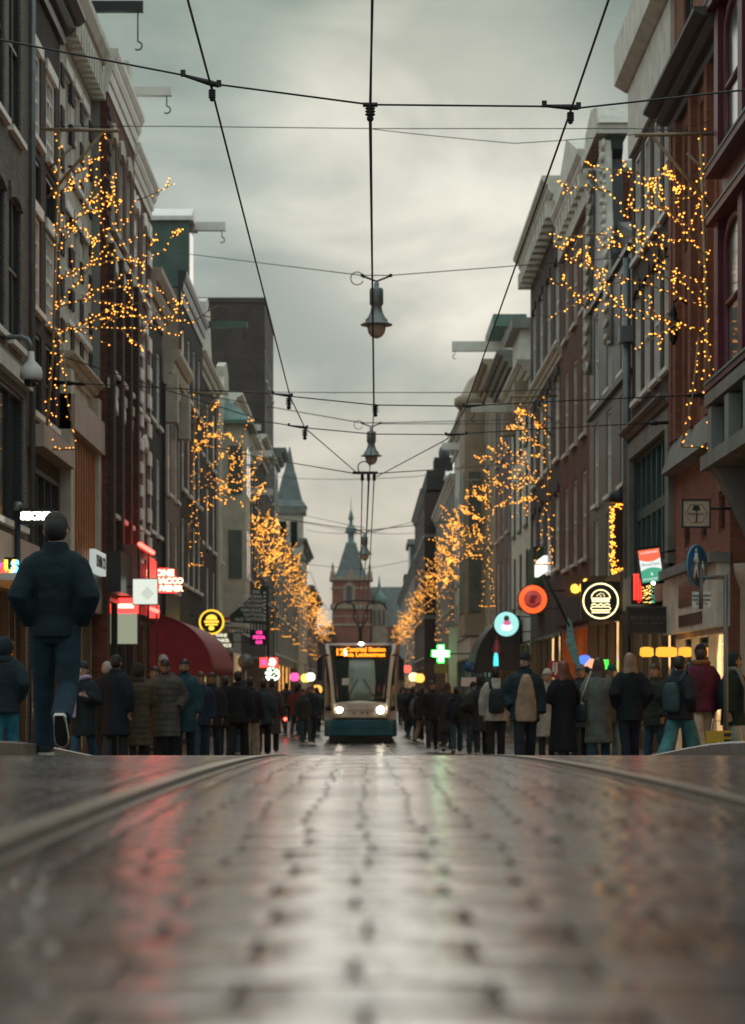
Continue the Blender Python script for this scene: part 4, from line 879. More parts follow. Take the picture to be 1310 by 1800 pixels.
# ================================================================== TRAM
TD = 76.0; tcx = (634 - VX) * TD / FPX; tg = G(TD)
tram = empty('tram', (tcx, TD, tg), label='blue and cream tram with lit headlights and amber destination display coming up the street', cat='tram')
tcream = mat('tram_cream_paint', (.74, .66, .55), .3, .08, 2, coat=.3); tblue = mat('tram_blue_paint', (.014, .13, .20), .25, .1, 2, coat=.4); tglass = mat('tram_windscreen', (.03, .045, .045), .08, .1, 1, spec=.8)
trubber = mat('tram_black_trim', (.012, .012, .013), .5)
def fy(x, z): return .32 * (abs(x) / 1.2) ** 2.4 + (.42 * max(0, (z - 1.2) / 2.1) ** 1.6) + .05 * max(0, .8 - z)
def panel(name, poly, off, m, parent, nx=10, nz=10, thick=.05):   # poly: function z -> (x0, x1)
    mb = MB(); zs = poly['z']; rows = []
    for i in range(nz + 1):
        z = zs[0] + (zs[1] - zs[0]) * i / nz; x0, x1 = poly['x'](z); r_ = []
        for j in range(nx + 1):
            x = x0 + (x1 - x0) * j / nx; zz = z + (poly['bulge'](x) if 'bulge' in poly and i == nz else 0); r_.append((x, fy(x, zz) - off, zz))
        rows.append(r_)
    n = len(mb.v); K = nx + 1
    for r_ in rows: mb.v += r_
    for i in range(nz):
        for j in range(nx): mb.face((n+i*K+j, n+i*K+j+1, n+(i+1)*K+j+1, n+(i+1)*K+j), 0, True)
    o = mb.build(name, m, parent); sm_ = o.modifiers.new('thick', 'SOLIDIFY'); sm_.thickness = thick; sm_.offset = -1; return o
prof = [(-1.2, .22), (1.2, .22), (1.22, 1.0), (1.2, 2.4), (1.1, 3.1), (.95, 3.34), (-.95, 3.34), (-1.1, 3.1), (-1.2, 2.4), (-1.22, 1.0)]
body = MB().rings([[(x * sx, y + fy(x, z) * (1 if y < 1 else 0), z) for x, z in prof] for y, sx in ((.02, 1), (.9, 1), (2.2, 1), (28, 1))], 0, True, False).build('body', tcream, tram)
pxw = lambda z: 1.06 - .20 * (1 - ((z - 1.35) / 1.95)) ** 1.0 if z < 3.3 else 1.06
panel('windscreen', {'z': (1.36, 3.28), 'x': lambda z: (-pxw(z), pxw(z))}, .03, tglass, tram)
panel('lower_front', {'z': (.24, .80), 'x': lambda z: (-1.2, 1.2)}, .035, tblue, tram, thick=.06)
panel('bumper_line', {'z': (.80, .85), 'x': lambda z: (-.9, .9)}, .045, trubber, tram, nz=2)
panel('front_panel', {'z': (.85, 1.36), 'x': lambda z: (-.98, .98), 'bulge': lambda x: .07 * math.cos(min(1, abs(x)/.75) * math.pi/2)}, .05, tcream, tram, thick=.05)
panel('roof_edge', {'z': (3.28, 3.36), 'x': lambda z: (-1.06, 1.06)}, .06, mat('tram_roof_white', (.6, .66, .68), .3), tram, nz=2)
for s in (-1, 1):
    MB().tube([(s*x, fy(x, z) - .05, z) for x, z in ((1.14, 3.32), (1.07, 2.9), (1.0, 2.4), (.95, 1.9), (.91, 1.4), (.90, .9))], [.07, .07, .065, .06, .065, .065], 8).build('pillar', tcream, tram)
    panel('corner_window', {'z': (1.1, 2.9), 'x': lambda z, s=s: ((pxw(max(z, 1.36)) + .09, 1.17) if s > 0 else (-1.17, -pxw(max(z, 1.36)) - .09))}, .02, tglass, tram, nx=4)
    for i in range(8): MB().box((s*1.205, 2.6 + i*3.1, 1.15), (s*1.225, 5.3 + i*3.1, 2.6)).build('side_window', tglass, body)
    MB().box((s*1.2, 1.2, .25), (s*1.235, 27.8, .9)).build('side_skirt', tblue, body)
    o = MB().rings([[(s*(1.36 + a*.09), -.1 + b*.07, z) for a, b in ((-1,-1),(1,-1),(1,1),(-1,1))] for z in (2.1, 2.15, 2.75, 2.82)], 0, True, False).build('mirror', trubber, tram); MB().tube([(s*1.36, -.05, 2.8), (s*1.25, .1, 2.98), (s*1.08, .3, 2.95)], .035, 6).build('mirror_arm', trubber, o)
headm = emit('tram_headlight', (1.0, .93, .72), 18.0)
for x, r_ in ((-.70, .10), (.66, .125)):
    o = MB().lathe([(.001, -.03), (r_, -.02), (r_*1.05, .04)], (x, fy(x, 1.12) - .08, 1.12), 14, axis='Y').build('headlight', headm, tram); MB().tube([(x + r_*1.15*math.cos(a), fy(x, 1.12) - .07, 1.12 + r_*1.15*math.sin(a)) for a in [i*math.pi/8 for i in range(17)]], .02, 5).build('headlight_ring', trubber, o)
MB().ball((.02, fy(0, 3.34) - .06, 3.34), (.085, .05, .06)).build('marker_light', emit('tram_marker_light', (1, .9, .65), 14), tram)
dm_ = emit('amber_led', (1.0, .27, .012), 2.6)
disp = panel('destination_display', {'z': (2.86, 3.24), 'x': lambda z: (-.9, .9)}, .06, trubber, tram, nz=3)
ty = fy(.3, 3.05) - .11
text('12', .3, dm_, disp, (-.70, ty, 3.05), bold=.012); MB().box((-.56, ty, 2.93), (-.46, ty + .01, 3.17)).build('display_icon', emit('led_white_red', (1, .35, .15), 7), disp)
text('Centraal Station', .2, dm_, disp, (.17, ty, 3.14), bold=.008, sp=1.02); text('via Leidsestraat', .19, dm_, disp, (.19, ty, 2.965), bold=.008, sp=1.06)
MB().box((-.62, fy(.6, 1.9) - .045, 1.95), (-.38, fy(.5, 1.9) - .035, 2.18)).build('notice', white, tram)
panel('cab_interior_panel', {'z': (1.45, 2.78), 'x': lambda z: (-.42 + .06*abs(z-2.1), .5 - .06*abs(z-2.1))}, .036, mat('tram_cab_partition', (.32, .44, .40), .35, .2), tram, nx=4, nz=4, thick=.002)
for x in (-.25, .02, .2): MB().box((x, fy(0, 1.05) - .06, 1.0), (x + .06, fy(0, 1.05) - .045, 1.05)).build('fleet_number', trubber, tram)
MB().box((-1.05, .1, .04), (1.05, 27, .24)).build('underframe', trubber, tram)
for x0, x1 in ((-.55, -.1), (.55, .12)): MB().tube([(x0, fy(x0, 1.4) - .07, 1.42), ((x0+x1)/2, fy(.3, 1.7) - .07, 1.75), (x1, fy(x1, 2.1) - .075, 2.15)], .014, 5).build('wiper', trubber, tram)
for z in (.52, 1.1): MB().tube([(x, fy(x, z) - (.05 if z < .8 else .06), z) for x in (-1.15, -.8, -.4, 0, .4, .8, 1.15)], .006, 4).build('panel_seam', trubber, tram)
MB().tube([(0, fy(0, .6) - .05, .26), (0, fy(0, .6) - .05, .8)], .006, 4).build('panel_seam', trubber, tram)
mb = MB(); mb.tube([(0, 1.2, 3.3), (0, 1.2, 3.95)], .06, 8)
for s in (-1, 1):
    mb.tube([(s*.1, 1.2, 3.95), (s*.24, 1.2, 4.25), (s*.2, 1.2, 4.65), (s*.5, 1.2, 4.8)], .022, 6)
    mb.tube([(s*.05, 1.2, 3.95), (s*.12, 1.2, 4.3), (s*.3, 1.2, 4.75)], .018, 6)
mb.tube([(-.12, 1.2, 4.05), (.12, 1.2, 4.05)], .02, 5)
mb.tube([(-.88, 1.2, 4.52), (-.8, 1.2, 4.68), (-.6, 1.2, 4.79), (0, 1.2, 4.83), (.6, 1.2, 4.79), (.8, 1.2, 4.68), (.88, 1.2, 4.52)], .03, 6); mb.build('pantograph', trubber, tram)

# ================================================================== SIGNS AND STREET FURNITURE
def sign(name, label, x0, y0, x1, y1, d, m, cat='sign', rim=None, rimw=.03, t=.12, wall=0, brk=True, tilt=0, shape='box', group=None, arm_y=None):
    """blade sign facing down the street: pixel box at distance d; wall = side of the facade it hangs from"""
    a, b = P(x0, y1, d), P(x1, y0, d); c = (a + b) / 2; W, H = b.x - a.x, b.z - a.z
    r = empty(name, c, label=label, cat=cat, group=group); r.rotation_euler = (0, tilt, 0)
    if shape == 'box':
        MB().box((-W/2, 0, -H/2), (W/2, t, H/2)).build('panel', m, r)
        if rim:
            mb = MB(); q = rimw
            for lo, hi in (((-W/2-q, -.015, -H/2-q), (-W/2, t+.01, H/2+q)), ((W/2, -.015, -H/2-q), (W/2+q, t+.01, H/2+q)), ((-W/2, -.015, -H/2-q), (W/2, t+.01, -H/2)), ((-W/2, -.015, H/2), (W/2, t+.01, H/2+q))): mb.box(lo, hi)
            mb.build('rim', rim, r)
    else:
        MB().lathe([(.001, 0), (W/2, 0), (W/2, t), (.001, t)], (0, 0, 0), 32, axis='Y').build('panel', m, r)
        if rim: MB().tube([((W/2 + rimw*.4)*math.cos(i*math.pi/18), t/2, (W/2 + rimw*.4)*math.sin(i*math.pi/18)) for i in range(37)], rimw, 6).build('rim', rim, r)
    if brk and wall:
        wx = wall * 6.05 - c.x
        for z in ((H*.3, -H*.3) if H > .6 else (H*.2,)): MB().tube([(wall * W/2 * .98, t/2, z), (wx, t/2, z)], .022, 6).build('bracket', darkmetal, r)
    r['W'] = W; r['H'] = H
    return r, W, H
def clean(r):
    for k in ('W', 'H'):
        if k in r: del r[k]
neonw = emit('white_neon', (1, .92, .75), 7); neony = emit('warm_white_lettering', (1, .86, .45), 2.2); neonr = emit('red_neon', (1, .035, .025), 14); neonpk = emit('pink_neon', (1, .05, .35), 2.5)
litw = emit('white_light_box', (.93, 1, .86), .8); litred = emit('red_light_box', (1, .04, .035), 3.2); neonbk = emit('red_neon_backing', (1, .03, .03), 5.0); peach = emit('peach_neon', (1, .42, .26), 4.5)
signwhite = mat('sign_white', (.7, .7, .66), .5, .08); signblack = mat('sign_black', (.012, .014, .016), .4, .1); signcream = mat('sign_beige', (.52, .42, .32), .5, .08)
signblue = mat('sign_blue', (.012, .10, .26), .35, .1); signgreen = mat('sign_dark_green', (.015, .045, .04), .5, .1)
# left
r, W, H = sign('shop_sign', 'small black sign with glowing white SECRID lettering on a pole', 36, 895, 90, 920, 37.5, signblack, rim=darkmetal, rimw=.015); text('SECRID', .16, neonw, r, (.02, -.012, 0), bold=.012, sp=1.0)
q = P(30, 890, 37.5); MB().tube([(q.x - r.location.x, .06, q.z - r.location.z), (q.x - r.location.x, .06, -6)], .05, 8).build('pole', darkmetal, r); MB().ball((q.x - r.location.x, .06, q.z - r.location.z), .09).build('pole_cap', greymetal, r); clean(r)
r, W, H = sign('shop_sign', 'black board with red, yellow and blue glowing letters at the left edge', -30, 982, 30, 1012, 36.6, signblack, rim=darkmetal, rimw=.02); 
for ch, x, m in (('L', .07, emit('red_letter', (1, .06, .04), 2.5)), ('U', .165, emit('yellow_letter', (1, .7, .05), 2.2)), ('S', .245, emit('blue_letter', (.2, .8, 1), 1.8)), ('P', -.05, emit('violet_letter', (.3, .1, .9), 1.5)), ('O', -.17, emit('green_letter', (.2, .9, .3), 1.5))): text(ch, .27, m, r, (x, -.02, 0), bold=.018)
clean(r)
h_ = P(168, 990, 48.5); r = empty('shop_sign', (-5.72, 48.4, h_.z), label='white lightbox with dark letters flat on the grey fascia beside the padded man', cat='sign')
MB().box((0, -1.0, -.24), (.12, 1.0, .24)).build('panel', emit('dim_light_box', (.8, .9, .85), .5), r); text('DENIM CO', .34, signblack, r, (.13, 0, 0), rz=R(90), bold=.01); 
r = empty('glass_canopy', (-5.85, 60.0, 0), label='glass shop canopy glowing with red neon tubes above a pale interior', cat='canopy')
ca, cb_ = P(196, 1005, 52), P(258, 1005, 62)
MB().box((0, -7.6, 3.95), (.63, -7.5, 5.2)).build('end_pane', mat('pink_glass', (.30, .13, .11), .1, .15), r)
MB().box((0, -7.6, 2.9), (.62, -7.52, 3.6)).build('end_pane', emit('pale_green_light', (.8, .86, .6), .35), r)
MB().box((0, -7.62, 3.6), (.65, -7.5, 3.95)).build('neon_sign', litred, r); MB().box((.2, -7.63, 3.72), (.55, -7.62, 3.82)).build('lettering', peach, r)
MB().tube([(.68, -7.5, 5.2), (.68, -4.2, 5.2)], .05, 6).build('neon_tube', neonr, r); MB().tube([(.68, -4.9, 3.8), (.68, -3.0, 3.8)], .05, 6).build('neon_tube', neonr, r)
MB().box((0, -7.5, 5.1), (.65, -2.9, 5.2)).build('roof', darkmetal, r)
MB().box((.62, -5.2, 3.8), (.66, -3.0, 5.05)).build('front_pane', emit('red_lit_glass', (1, .08, .06), .9), r)
for y in (-7.45, -5.2, -3.0): MB().tube([(.66, y, 0), (.66, y, 5.1)], .03, 6).build('post', darkmetal, r)
r, W, H = sign('light_box', 'square white light box sign with faint diamond mark', 234, 1018, 277, 1062, 51.6, litw, rim=greymetal, rimw=.02, wall=-1); 
mb = MB(); 
for i in range(-2, 3):
    mb.tube([(-.08 + i*.03, -.006, -.08 - i*.03), (.08 + i*.03, -.006, .08 - i*.03)], .003, 4); mb.tube([(.08 + i*.03, -.006, -.08 + i*.03), (-.08 + i*.03, -.006, .08 + i*.03)], .003, 4)
mb.build('mark', mat('light_box_mark', (.4, .45, .38), .5), r, (.05, 0, -.04)); clean(r)
r, W, H = sign('shop_sign', 'red glowing sign reading PHONE TOBACCO SOUVENIR', 265, 999, 313, 1042, 58.5, mat('pinkish_panel', (.30, .16, .15), .5), wall=-1)
MB().box((-W/2, -.02, H*.13), (W*.17, 0, H*.5)).build('backing', neonbk, r); MB().box((-W/2, -.02, -H*.5), (W*.48, 0, H*.13)).build('backing', neonbk, r)
for tx, z, x in (('PHONE', .3, -.17), ('TOBACCO', -.02, 0), ('SOUVENIR', -.33, 0)): text(tx, .2 if z < .2 else .22, peach, r, (x*W, -.03, z*H), bold=.012)
clean(r)
r, W, H = sign('lantern_sign', 'small red glowing box hanging under the white light box', 262, 1063, 279, 1086, 58, litred, wall=-1); clean(r)
redaw = mat('dark_red_awning', (.2, .006, .02), .6, .2, 3); redaw2 = mat('faded_red_awning_edge', (.22, .05, .065), .6, .2, 3)
def dome_awning(name, label, side, d0, d1, zt, zb, reach, m, m2, cat='awning'):
    r = empty(name, (side * 5.9, d0, 0), label=label, cat=cat); L = d1 - d0; rings = []
    for k in range(9):
        s = L * k / 8; f = 1.0; rr = []
        for i in range(9):
            a = math.pi/2 * i / 8; rr.append((-side * reach * math.sin(a), s, zb + (zt - zb) * math.cos(a)))
        rr.append((0, s, zb)); rings.append(rr)
    MB().rings(rings, 0, True, True).build('canopy', m, r)
    rings = [[(-side * (reach + .02) * math.sin(math.pi/2*i/8), s, zb + (zt - zb + .02) * math.cos(math.pi/2*i/8)) for i in range(9)] for s in (L*.0 - .03, L*.0 + .3)]
    mb = MB(); K = 9; mb.v += rings[0] + rings[1]
    for i in range(8): mb.face((i, i+1, K+i+1, K+i), 0, True)
    o = mb.build('edge_band', m2, r); o.modifiers.new('t', 'SOLIDIFY').thickness = .03
    return r
dome_awning('awning', 'large dark red rounded awning over a shop on the left', Lf, 62.5, 73.0, 3.9, 2.25, 1.75, redaw, redaw2)
r, W, H = sign('round_sign', 'round yellow sign with dark burger emblem above the red awning', 353, 1074, 391, 1113, 75, signblack, shape='round', rim=emit('yellow_ring', (1, .62, .04), 1.3), rimw=.05, wall=-1)
ym = emit('yellow_emblem', (1, .62, .06), 1.5)
mb = MB(); mb.prism([(.19*math.cos(a), .08 + .17*math.sin(a)) for a in [math.pi*i/10 for i in range(11)]], lambda u, z, t: (u, t, z), -.02, 0); mb.box((-.24, -.02, -.02), (.24, 0, .05)); mb.box((-.2, -.02, -.11), (.2, 0, -.05)); mb.ball((0, -.01, -.2), (.1, .02, .08)); mb.build('emblem', ym, r); clean(r)
r, W, H = sign('shop_sign', 'dark wedge-shaped tattoo banner board with rows of white lettering', 404, 1030, 470, 1098, 88, signgreen, wall=-1, brk=False)
for ch in list(r.children): bpy.data.objects.remove(ch)
MB().prism([(-W/2, -H/2+.1), (W/2, -H/2), (W/2, H/2), (W*.35, H/2), (-W*.3, -H*.1), (-W/2, -H*.25)], lambda u, z, t: (u, t, z), 0, .1).build('panel', signgreen, r)
for i, tx in enumerate(('INK', 'PIERCING', 'TATTOO', 'TATTOOING', 'PIERCINGS', 'TATTOOS', 'OLD TATTOOS')): text(tx, .17, signwhite, r, (W*.28 - len(tx)*.032, -.012, H*.34 - i*H*.118), bold=.004)
for i in range(8): MB().box((W*.40, -.012, H*.3 - i*H*.1), (W*.46, 0, H*.35 - i*H*.1)).build('lettering', signwhite, r)
MB().tube([(W/2, .05, H*.5), (W/2 + .05, .05, -H*.5 - 1.5)], .04, 6).build('post', darkmetal, r); clean(r)
r, W, H = sign('flag', 'small red and white striped flag beside the yellow round sign', 390, 1085, 405, 1097, 78, signwhite, cat='flag', t=.02, wall=-1); MB().box((-W/2, -.01, H*.1), (W/2, .03, H/2)).build('stripe', mat('flag_red', (.4, .02, .03), .6), r); MB().box((-W/2, -.01, -H/2), (W/2, .03, -H*.3)).build('stripe', signblack, r); clean(r)
r, W, H = sign('shop_sign', 'white lettered board of three lines left of the tattoo banner', 374, 1112, 410, 1138, 86, mat('dark_sage_board', (.07, .09, .07), .5), wall=-1)
for i, tx in enumerate(('WINE', 'WINKEL', 'RECORDS')): text(tx, .17, emit('cream_letters', (1, .95, .7), .9) if i == 0 else bpy.data.materials['cream_letters'], r, (-.06, -.012, .17 - i*.19), bold=.008)
clean(r)
r, W, H = sign('shop_sign', 'black sign with pink neon lettering in three lines', 440, 1107, 471, 1134, 103, signblack, wall=-1)
for i, tx in enumerate(('123', 'PIZZA', 'GO')): text(tx, .2, neonpk, r, (0, -.02, .22 - i*.22), bold=.004)
clean(r)
r, W, H = sign('light_box', 'red light box with a white heart on the left beyond the crowd', 457, 1156, 488, 1173, 112, litred, wall=-1); text('O', .42, emit('heart_white', (1, .8, .75), 4), r, (.16, -.03, 0), bold=.04); text('X', .3, neonpk, r, (-.25, -.03, 0), bold=.02); clean(r)
r = empty('light_ball', P(479, 1185, 110), label='round ball of white fairy lights hanging below the red heart box', cat='light ball')
rb = random.Random(9); bulbs_mesh([Vector((rb.gauss(0, 1), rb.gauss(0, 1), rb.gauss(0, 1))).normalized() * .32 for _ in range(80)], .03, rb).build('bulbs', emit('cool_bulb', (.8, 1, .72), 5, False), r)['kind'] = 'stuff'; MB().tube([(0, 0, .3), (0, 0, .7)], .02, 5).build('cord', darkmetal, r)
r, W, H = sign('round_sign', 'grey round sign seen from behind left of the heart box', 418, 1148, 446, 1178, 60, greymetal, shape='round', t=.03); MB().tube([(0, .05, -.2), (0, .05, -2.6)], .035, 6).build('pole', greymetal, r); clean(r)
r, W, H = sign('banner', 'narrow beige vertical banner with small letters on the cream house', 368, 990, 386, 1060, 93, signcream, wall=-1, t=.05)
for i, ch in enumerate('VINTAGE'): text(ch, .2, signblack, r, (0, -.01, H*.36 - i*H*.12))
clean(r)
# gooseneck camera lamp
cp = P(55, 655, 37.6); r = empty('dome_camera', cp, label='white dome camera on a curved grey arm at the left edge', cat='camera')
MB().lathe([(.03, .36), (.05, .34), (.06, .2), (.17, .08), (.19, 0), (.19, -.08), (.15, -.12)], (0, 0, 0), 14).build('housing', signwhite, r); MB().ball((0, 0, -.12), (.13, .13, .13)).build('dome', glass, r)
MB().tube([(0, 0, .34), (-.01, 0, .46), (-.06, 0, .55), (-.16, 0, .59), (-.9, 0, .58)], .04, 8).build('arm', greymetal, r)
# right
r, W, H = sign('shop_sign', 'black framed beige square sign with a lamp drawn in a hexagon', 1201, 880, 1247, 925, 37.0, signcream, rim=signblack, rimw=.025, wall=1)
mb = MB(); hx = [(.18*math.cos(math.pi/3*i), .17*math.sin(math.pi/3*i)) for i in range(7)]; mb.tube([(x, -.005, z) for x, z in hx], .005, 4); mb.build('hexagon', mat('sign_grey_line', (.2, .17, .13), .6), r)
mb = MB(); mb.prism([(-.065, .05), (.065, .05), (.04, .13), (-.04, .13)], lambda u, z, t: (u, t, z), -.008, 0); mb.tube([(0.005, -.005, .05), (.01, -.005, -.05), (-.005, -.005, -.15)], .01, 5); mb.build('lamp_drawing', signblack, r); text('TIMES', .06, bpy.data.materials['sign_grey_line'], r, (-.06, -.006, -.01)); text('INN', .06, bpy.data.materials['sign_grey_line'], r, (.07, -.006, -.01)); clean(r)
r = empty('pedestrian_sign', P(1226, 994, 33), label='round blue pedestrian zone sign with adult and child figures on a pole', cat='sign')
MB().lathe([(.001, -.01), (.30, -.01), (.30, .02), (.001, .02)], (0, 0, 0), 28, axis='Y').build('disc', signblue, r); MB().tube([(.295*math.cos(i*math.pi/16), 0, .295*math.sin(i*math.pi/16)) for i in range(33)], .012, 6).build('rim', mat('sign_rim', (.12, .3, .36), .4), r)
r.rotation_euler = (0, 0, R(52))
mb = MB()
def fig(cx, cz, k):
    q = lambda x, z: (cx + x*k, -.02, cz + z*k)
    mb.ball(q(0, .2), (.028*k, .006, .03*k)); mb.tube([q(0, .16), q(0, .0)], [.03*k, .026*k], 6)
    for s in (-1, 1): mb.tube([q(0, 0), q(s*.06, -.2)], .016*k, 5); mb.tube([q(0, .15), q(s*.07, .03)], .012*k, 5)
fig(-.07, .02, 1.0); fig(.12, -.07, .62); mb.build('figures', signwhite, r)
r2 = empty('sign_pole', (P(1276, 1010, 33).x, 33, G(33)), label='grey pole with elbow arm carrying the blue pedestrian sign', cat='pole')
zt = P(0, 1010, 33).z - G(33); MB().tube([(0, 0, 0), (0, 0, zt)], .035, 8).build('pole', greymetal, r2); MB().tube([(0, 0, zt - .04), (-.42, 0, zt - .04)], .03, 8).build('arm', greymetal, r2); MB().tube([(-.36, 0, zt + .1), (-.36, 0, zt - .5)], .03, 8).build('arm', greymetal, r2)
r, W, H = sign('notice_plate', 'small white text plate under the blue pedestrian sign', 1217, 1040, 1250, 1068, 33, signwhite, t=.02)
for i, tx in enumerate(('uitgezonderd', 'laden/lossen', '07-11 h')): text(tx, .052, signblack, r, (0, -.006, .06 - i*.06))
clean(r)
r, W, H = sign('shop_sign', 'black rectangular sign reading BODYCULT TATTOO & PIERCING', 1101, 1066, 1178, 1114, 43.5, signblack, wall=1)
mb = MB(); 
for a, b in (((-.47, -.47), (.47, -.47)), ((.47, -.47), (.47, .47)), ((.47, .47), (-.47, .47)), ((-.47, .47), (-.47, -.47))): mb.tube([(a[0]*W, -.006, a[1]*H), (b[0]*W, -.006, b[1]*H)], .005, 4)
mb.build('outline', greymetal, r); text('BODYCULT', .11, mat('sign_dull_bronze', (.16, .13, .11), .5), r, (0, -.01, .04), sp=1.25); text('TATTOO & PIERCING', .05, greymetal, r, (0, -.01, -.06), sp=1.3); clean(r)
r, W, H = sign('phone_sign', 'tilted smartphone-shaped lit sign in red, white and green', 1123, 960, 1165, 1028, 43.8, signblack, tilt=R(-8), wall=1, t=.1)
pr, pw, pg = emit('phone_red', (1, .16, .08), 1.0), emit('phone_white', (.85, .92, .88), .95), emit('phone_green', (.08, .42, .25), .9)
wv = lambda z0, am: [(-W*.44 + W*.88*i/8, z0 + am*math.sin(math.pi*i/8)) for i in range(9)]
MB().prism([(-W*.44, -H*.42), (W*.44, -H*.42), (W*.44, H*.42), (-W*.44, H*.42)], lambda u, z, t: (u, t, z), -.01, 0).build('screen', pw, r)
MB().prism([(W*.44, H*.42), (-W*.44, H*.42)] + wv(H*.17, -.05), lambda u, z, t: (u, t, z), -.016, -.011).build('screen_area', pr, r)
MB().prism([(W*.44, -H*.42), (-W*.44, -H*.42)] + wv(-H*.12, .05), lambda u, z, t: (u, t, z), -.016, -.011).build('screen_area', pg, r)
text('ACCESSORIES', .055, pw, r, (0, -.02, H*.34)); text('PhoneTime', .075, mat('phone_text_grey', (.2, .2, .2), .5), r, (0, -.013, H*.03)); text('PHONE REPAIR', .055, pw, r, (0, -.02, -H*.35)); text('&', .09, pw, r, (0, -.02, -H*.22)); MB().ball((0, -.01, -H*.46), (.04, .012, .04)).build('button', neonw, r); clean(r)
r, W, H = sign('neon_sign', 'cluster of red, gold and green light strings behind the phone sign', 1110, 1012, 1164, 1062, 45.5, signblack, wall=1)
for i, m in enumerate((emit('neon_red2', (1, .03, .02), 2.5), emit('neon_gold', (1, .62, .15), 2.5), emit('neon_teal', (.15, .8, .55), 1.5))):
    rr = random.Random(i); pts = [Vector((-W*.42 + W*.29*i + rr.random()*W*.27, -.03, -H*.45 + rr.random()*H*(.95 if i == 0 else .75))) for _ in range(60)]
    b = bulbs_mesh(pts, .012, rr).build('bulbs', m, r); b['kind'] = 'stuff'
for x in (-.4, -.3, -.2): MB().tube([(x*W, -.04, -.2), (x*W, -.04, .32)], .025, 6).build('tube', bpy.data.materials['neon_red2'], r)
clean(r)
r, W, H = sign('burger_sign', 'black square sign with glowing yellow ring and burger drawing', 1022, 1022, 1090, 1091, 51.0, signblack, wall=1, t=.14)
mb = MB(); rr = .39; mb.tube([(rr*math.cos(i*math.pi/20), -.015, rr*math.sin(i*math.pi/20)) for i in range(41)], .017, 6)
q = lambda x, z: (x, -.015, z)
mb.tube([q(.21*math.cos(a), .06 + .19*math.sin(a)) for a in [math.pi*i/12 for i in range(13)]] + [q(.21, .06)], .012, 5); mb.tube([q(-.21, .06), q(.21, .06)], .012, 5)
mb.tube([q(-.21, -.09), q(-.14, -.06), q(-.07, -.10), q(0, -.06), q(.07, -.10), q(.14, -.06), q(.21, -.09)], .012, 5)
mb.tube([q(-.2, -.13), q(.2, -.13), q(.22, -.165), q(.2, -.2), q(-.2, -.2), q(-.22, -.165), q(-.2, -.13)], .012, 5); mb.tube([q(-.2, -.255), q(.2, -.255)], .016, 5)
for x, z in ((-.08, .12), (0, .17), (.08, .12), (-.04, .15), (.05, .16), (0, .11)): mb.ball(q(x, z), .015, 6, 4)
mb.build('neon_drawing', neony, r); text('BURGERS', .095, neony, r, (0, -.02, .005), bold=.004); clean(r)
r, W, H = sign('shop_sign', 'brown panel with yellow letters ec partly behind the burger sign', 995, 1012, 1072, 1050, 54.5, mat('ochre_panel', (.16, .10, .05), .6), wall=1); text('eć', .42, emit('amber_letters', (1, .58, .07), 2.0), r, (-.2, -.02, -.02), bold=.015); clean(r)
r, W, H = sign('round_sign', 'round orange glowing sign with dark red portrait emblem', 912, 1028, 962, 1079, 68, emit('orange_light_box', (1, .13, .03), 1.2), shape='round', rim=darkmetal, rimw=.03, wall=1)
MB().lathe([(.001, -.02), (.27, -.02), (.27, 0)], (0, 0, 0), 24, axis='Y').build('emblem', emit('dull_red', (.55, .07, .05), .7), r); mb = MB(); mb.box((-.08, -.04, .02), (.12, -.02, .12)); mb.ball((-.02, -.03, -.05), (.1, .01, .1)); mb.tube([(-.2, -.03, -.15), (0, -.03, -.22), (.2, -.03, -.12)], .03, 5); mb.build('portrait', emit('dark_red', (.25, .02, .02), .5), r); clean(r)
r, W, H = sign('round_sign', 'round pale cyan light box with a cake drawing beyond the orange sign', 869, 1075, 912, 1119, 82, emit('cyan_light_box', (.42, .9, .85), .95), shape='round', rim=darkmetal, rimw=.03, wall=1)
mb = MB(); mb.ball((0, -.02, -.12), (.22, .02, .14)); mb.build('emblem', emit('cake_white', (1, 1, 1), 1.0), r); mb = MB(); mb.ball((.02, -.03, .05), (.14, .02, .1)); mb.build('emblem', emit('cake_pink', (.85, .2, .4), .8), r); mb = MB(); mb.ball((0, -.03, .2), (.1, .02, .12)); mb.build('emblem', mat('cake_brown', (.2, .2, .1), .6), r); clean(r)
dk = mat('black_awning_cloth', (.015, .014, .017), .6, .2)
r = dome_awning('awning', 'black rounded awning with red diamond badge on the right', Rt, 86.0, 93.0, 4.6, 2.5, 1.7, dk, dk)
q = P(873, 1142, 85.8); o = MB().prism([(-.16, 0), (0, .55), (.16, 0), (0, -.55)], lambda u, z, t: (u, t, z), 0, .03).build('badge', mat('badge_red', (.30, .02, .05), .5), r, (q.x - 5.9, q.y - 86, q.z)); 
for i, ch in enumerate('CORSO'): text(ch, .14, signcream, o, (0, -.01, .28 - i*.14))
r, W, H = sign('fascia_light', 'slanting bright white lit fascia panel below the second right light tree', 938, 982, 966, 1004, 73, litw, brk=False)
for ch in list(r.children): bpy.data.objects.remove(ch)
r.location = (5.7, 74.5, r.location.z); MB().box((0, -2.4, -.25), (.12, 2.4, .25)).build('panel', emit('bright_fascia', (1, .98, .9), 1.1), r); clean(r)
r, W, H = sign('green_cross', 'glowing green pharmacy cross on a bracket', 761, 1135, 789, 1163, 100, emit('green_glow', (.05, 1, .12), 1.2), wall=1, brk=False)
for ch in list(r.children): bpy.data.objects.remove(ch)
gm = emit('cross_white_green', (.55, 1, .6), 7); a = W/6; b = W/2
MB().prism([(-a,-b),(a,-b),(a,-a),(b,-a),(b,a),(a,a),(a,b),(-a,b),(-a,a),(-b,a),(-b,-a),(-a,-a)], lambda u, z, t: (u, t, z), 0, .1).build('cross', gm, r)
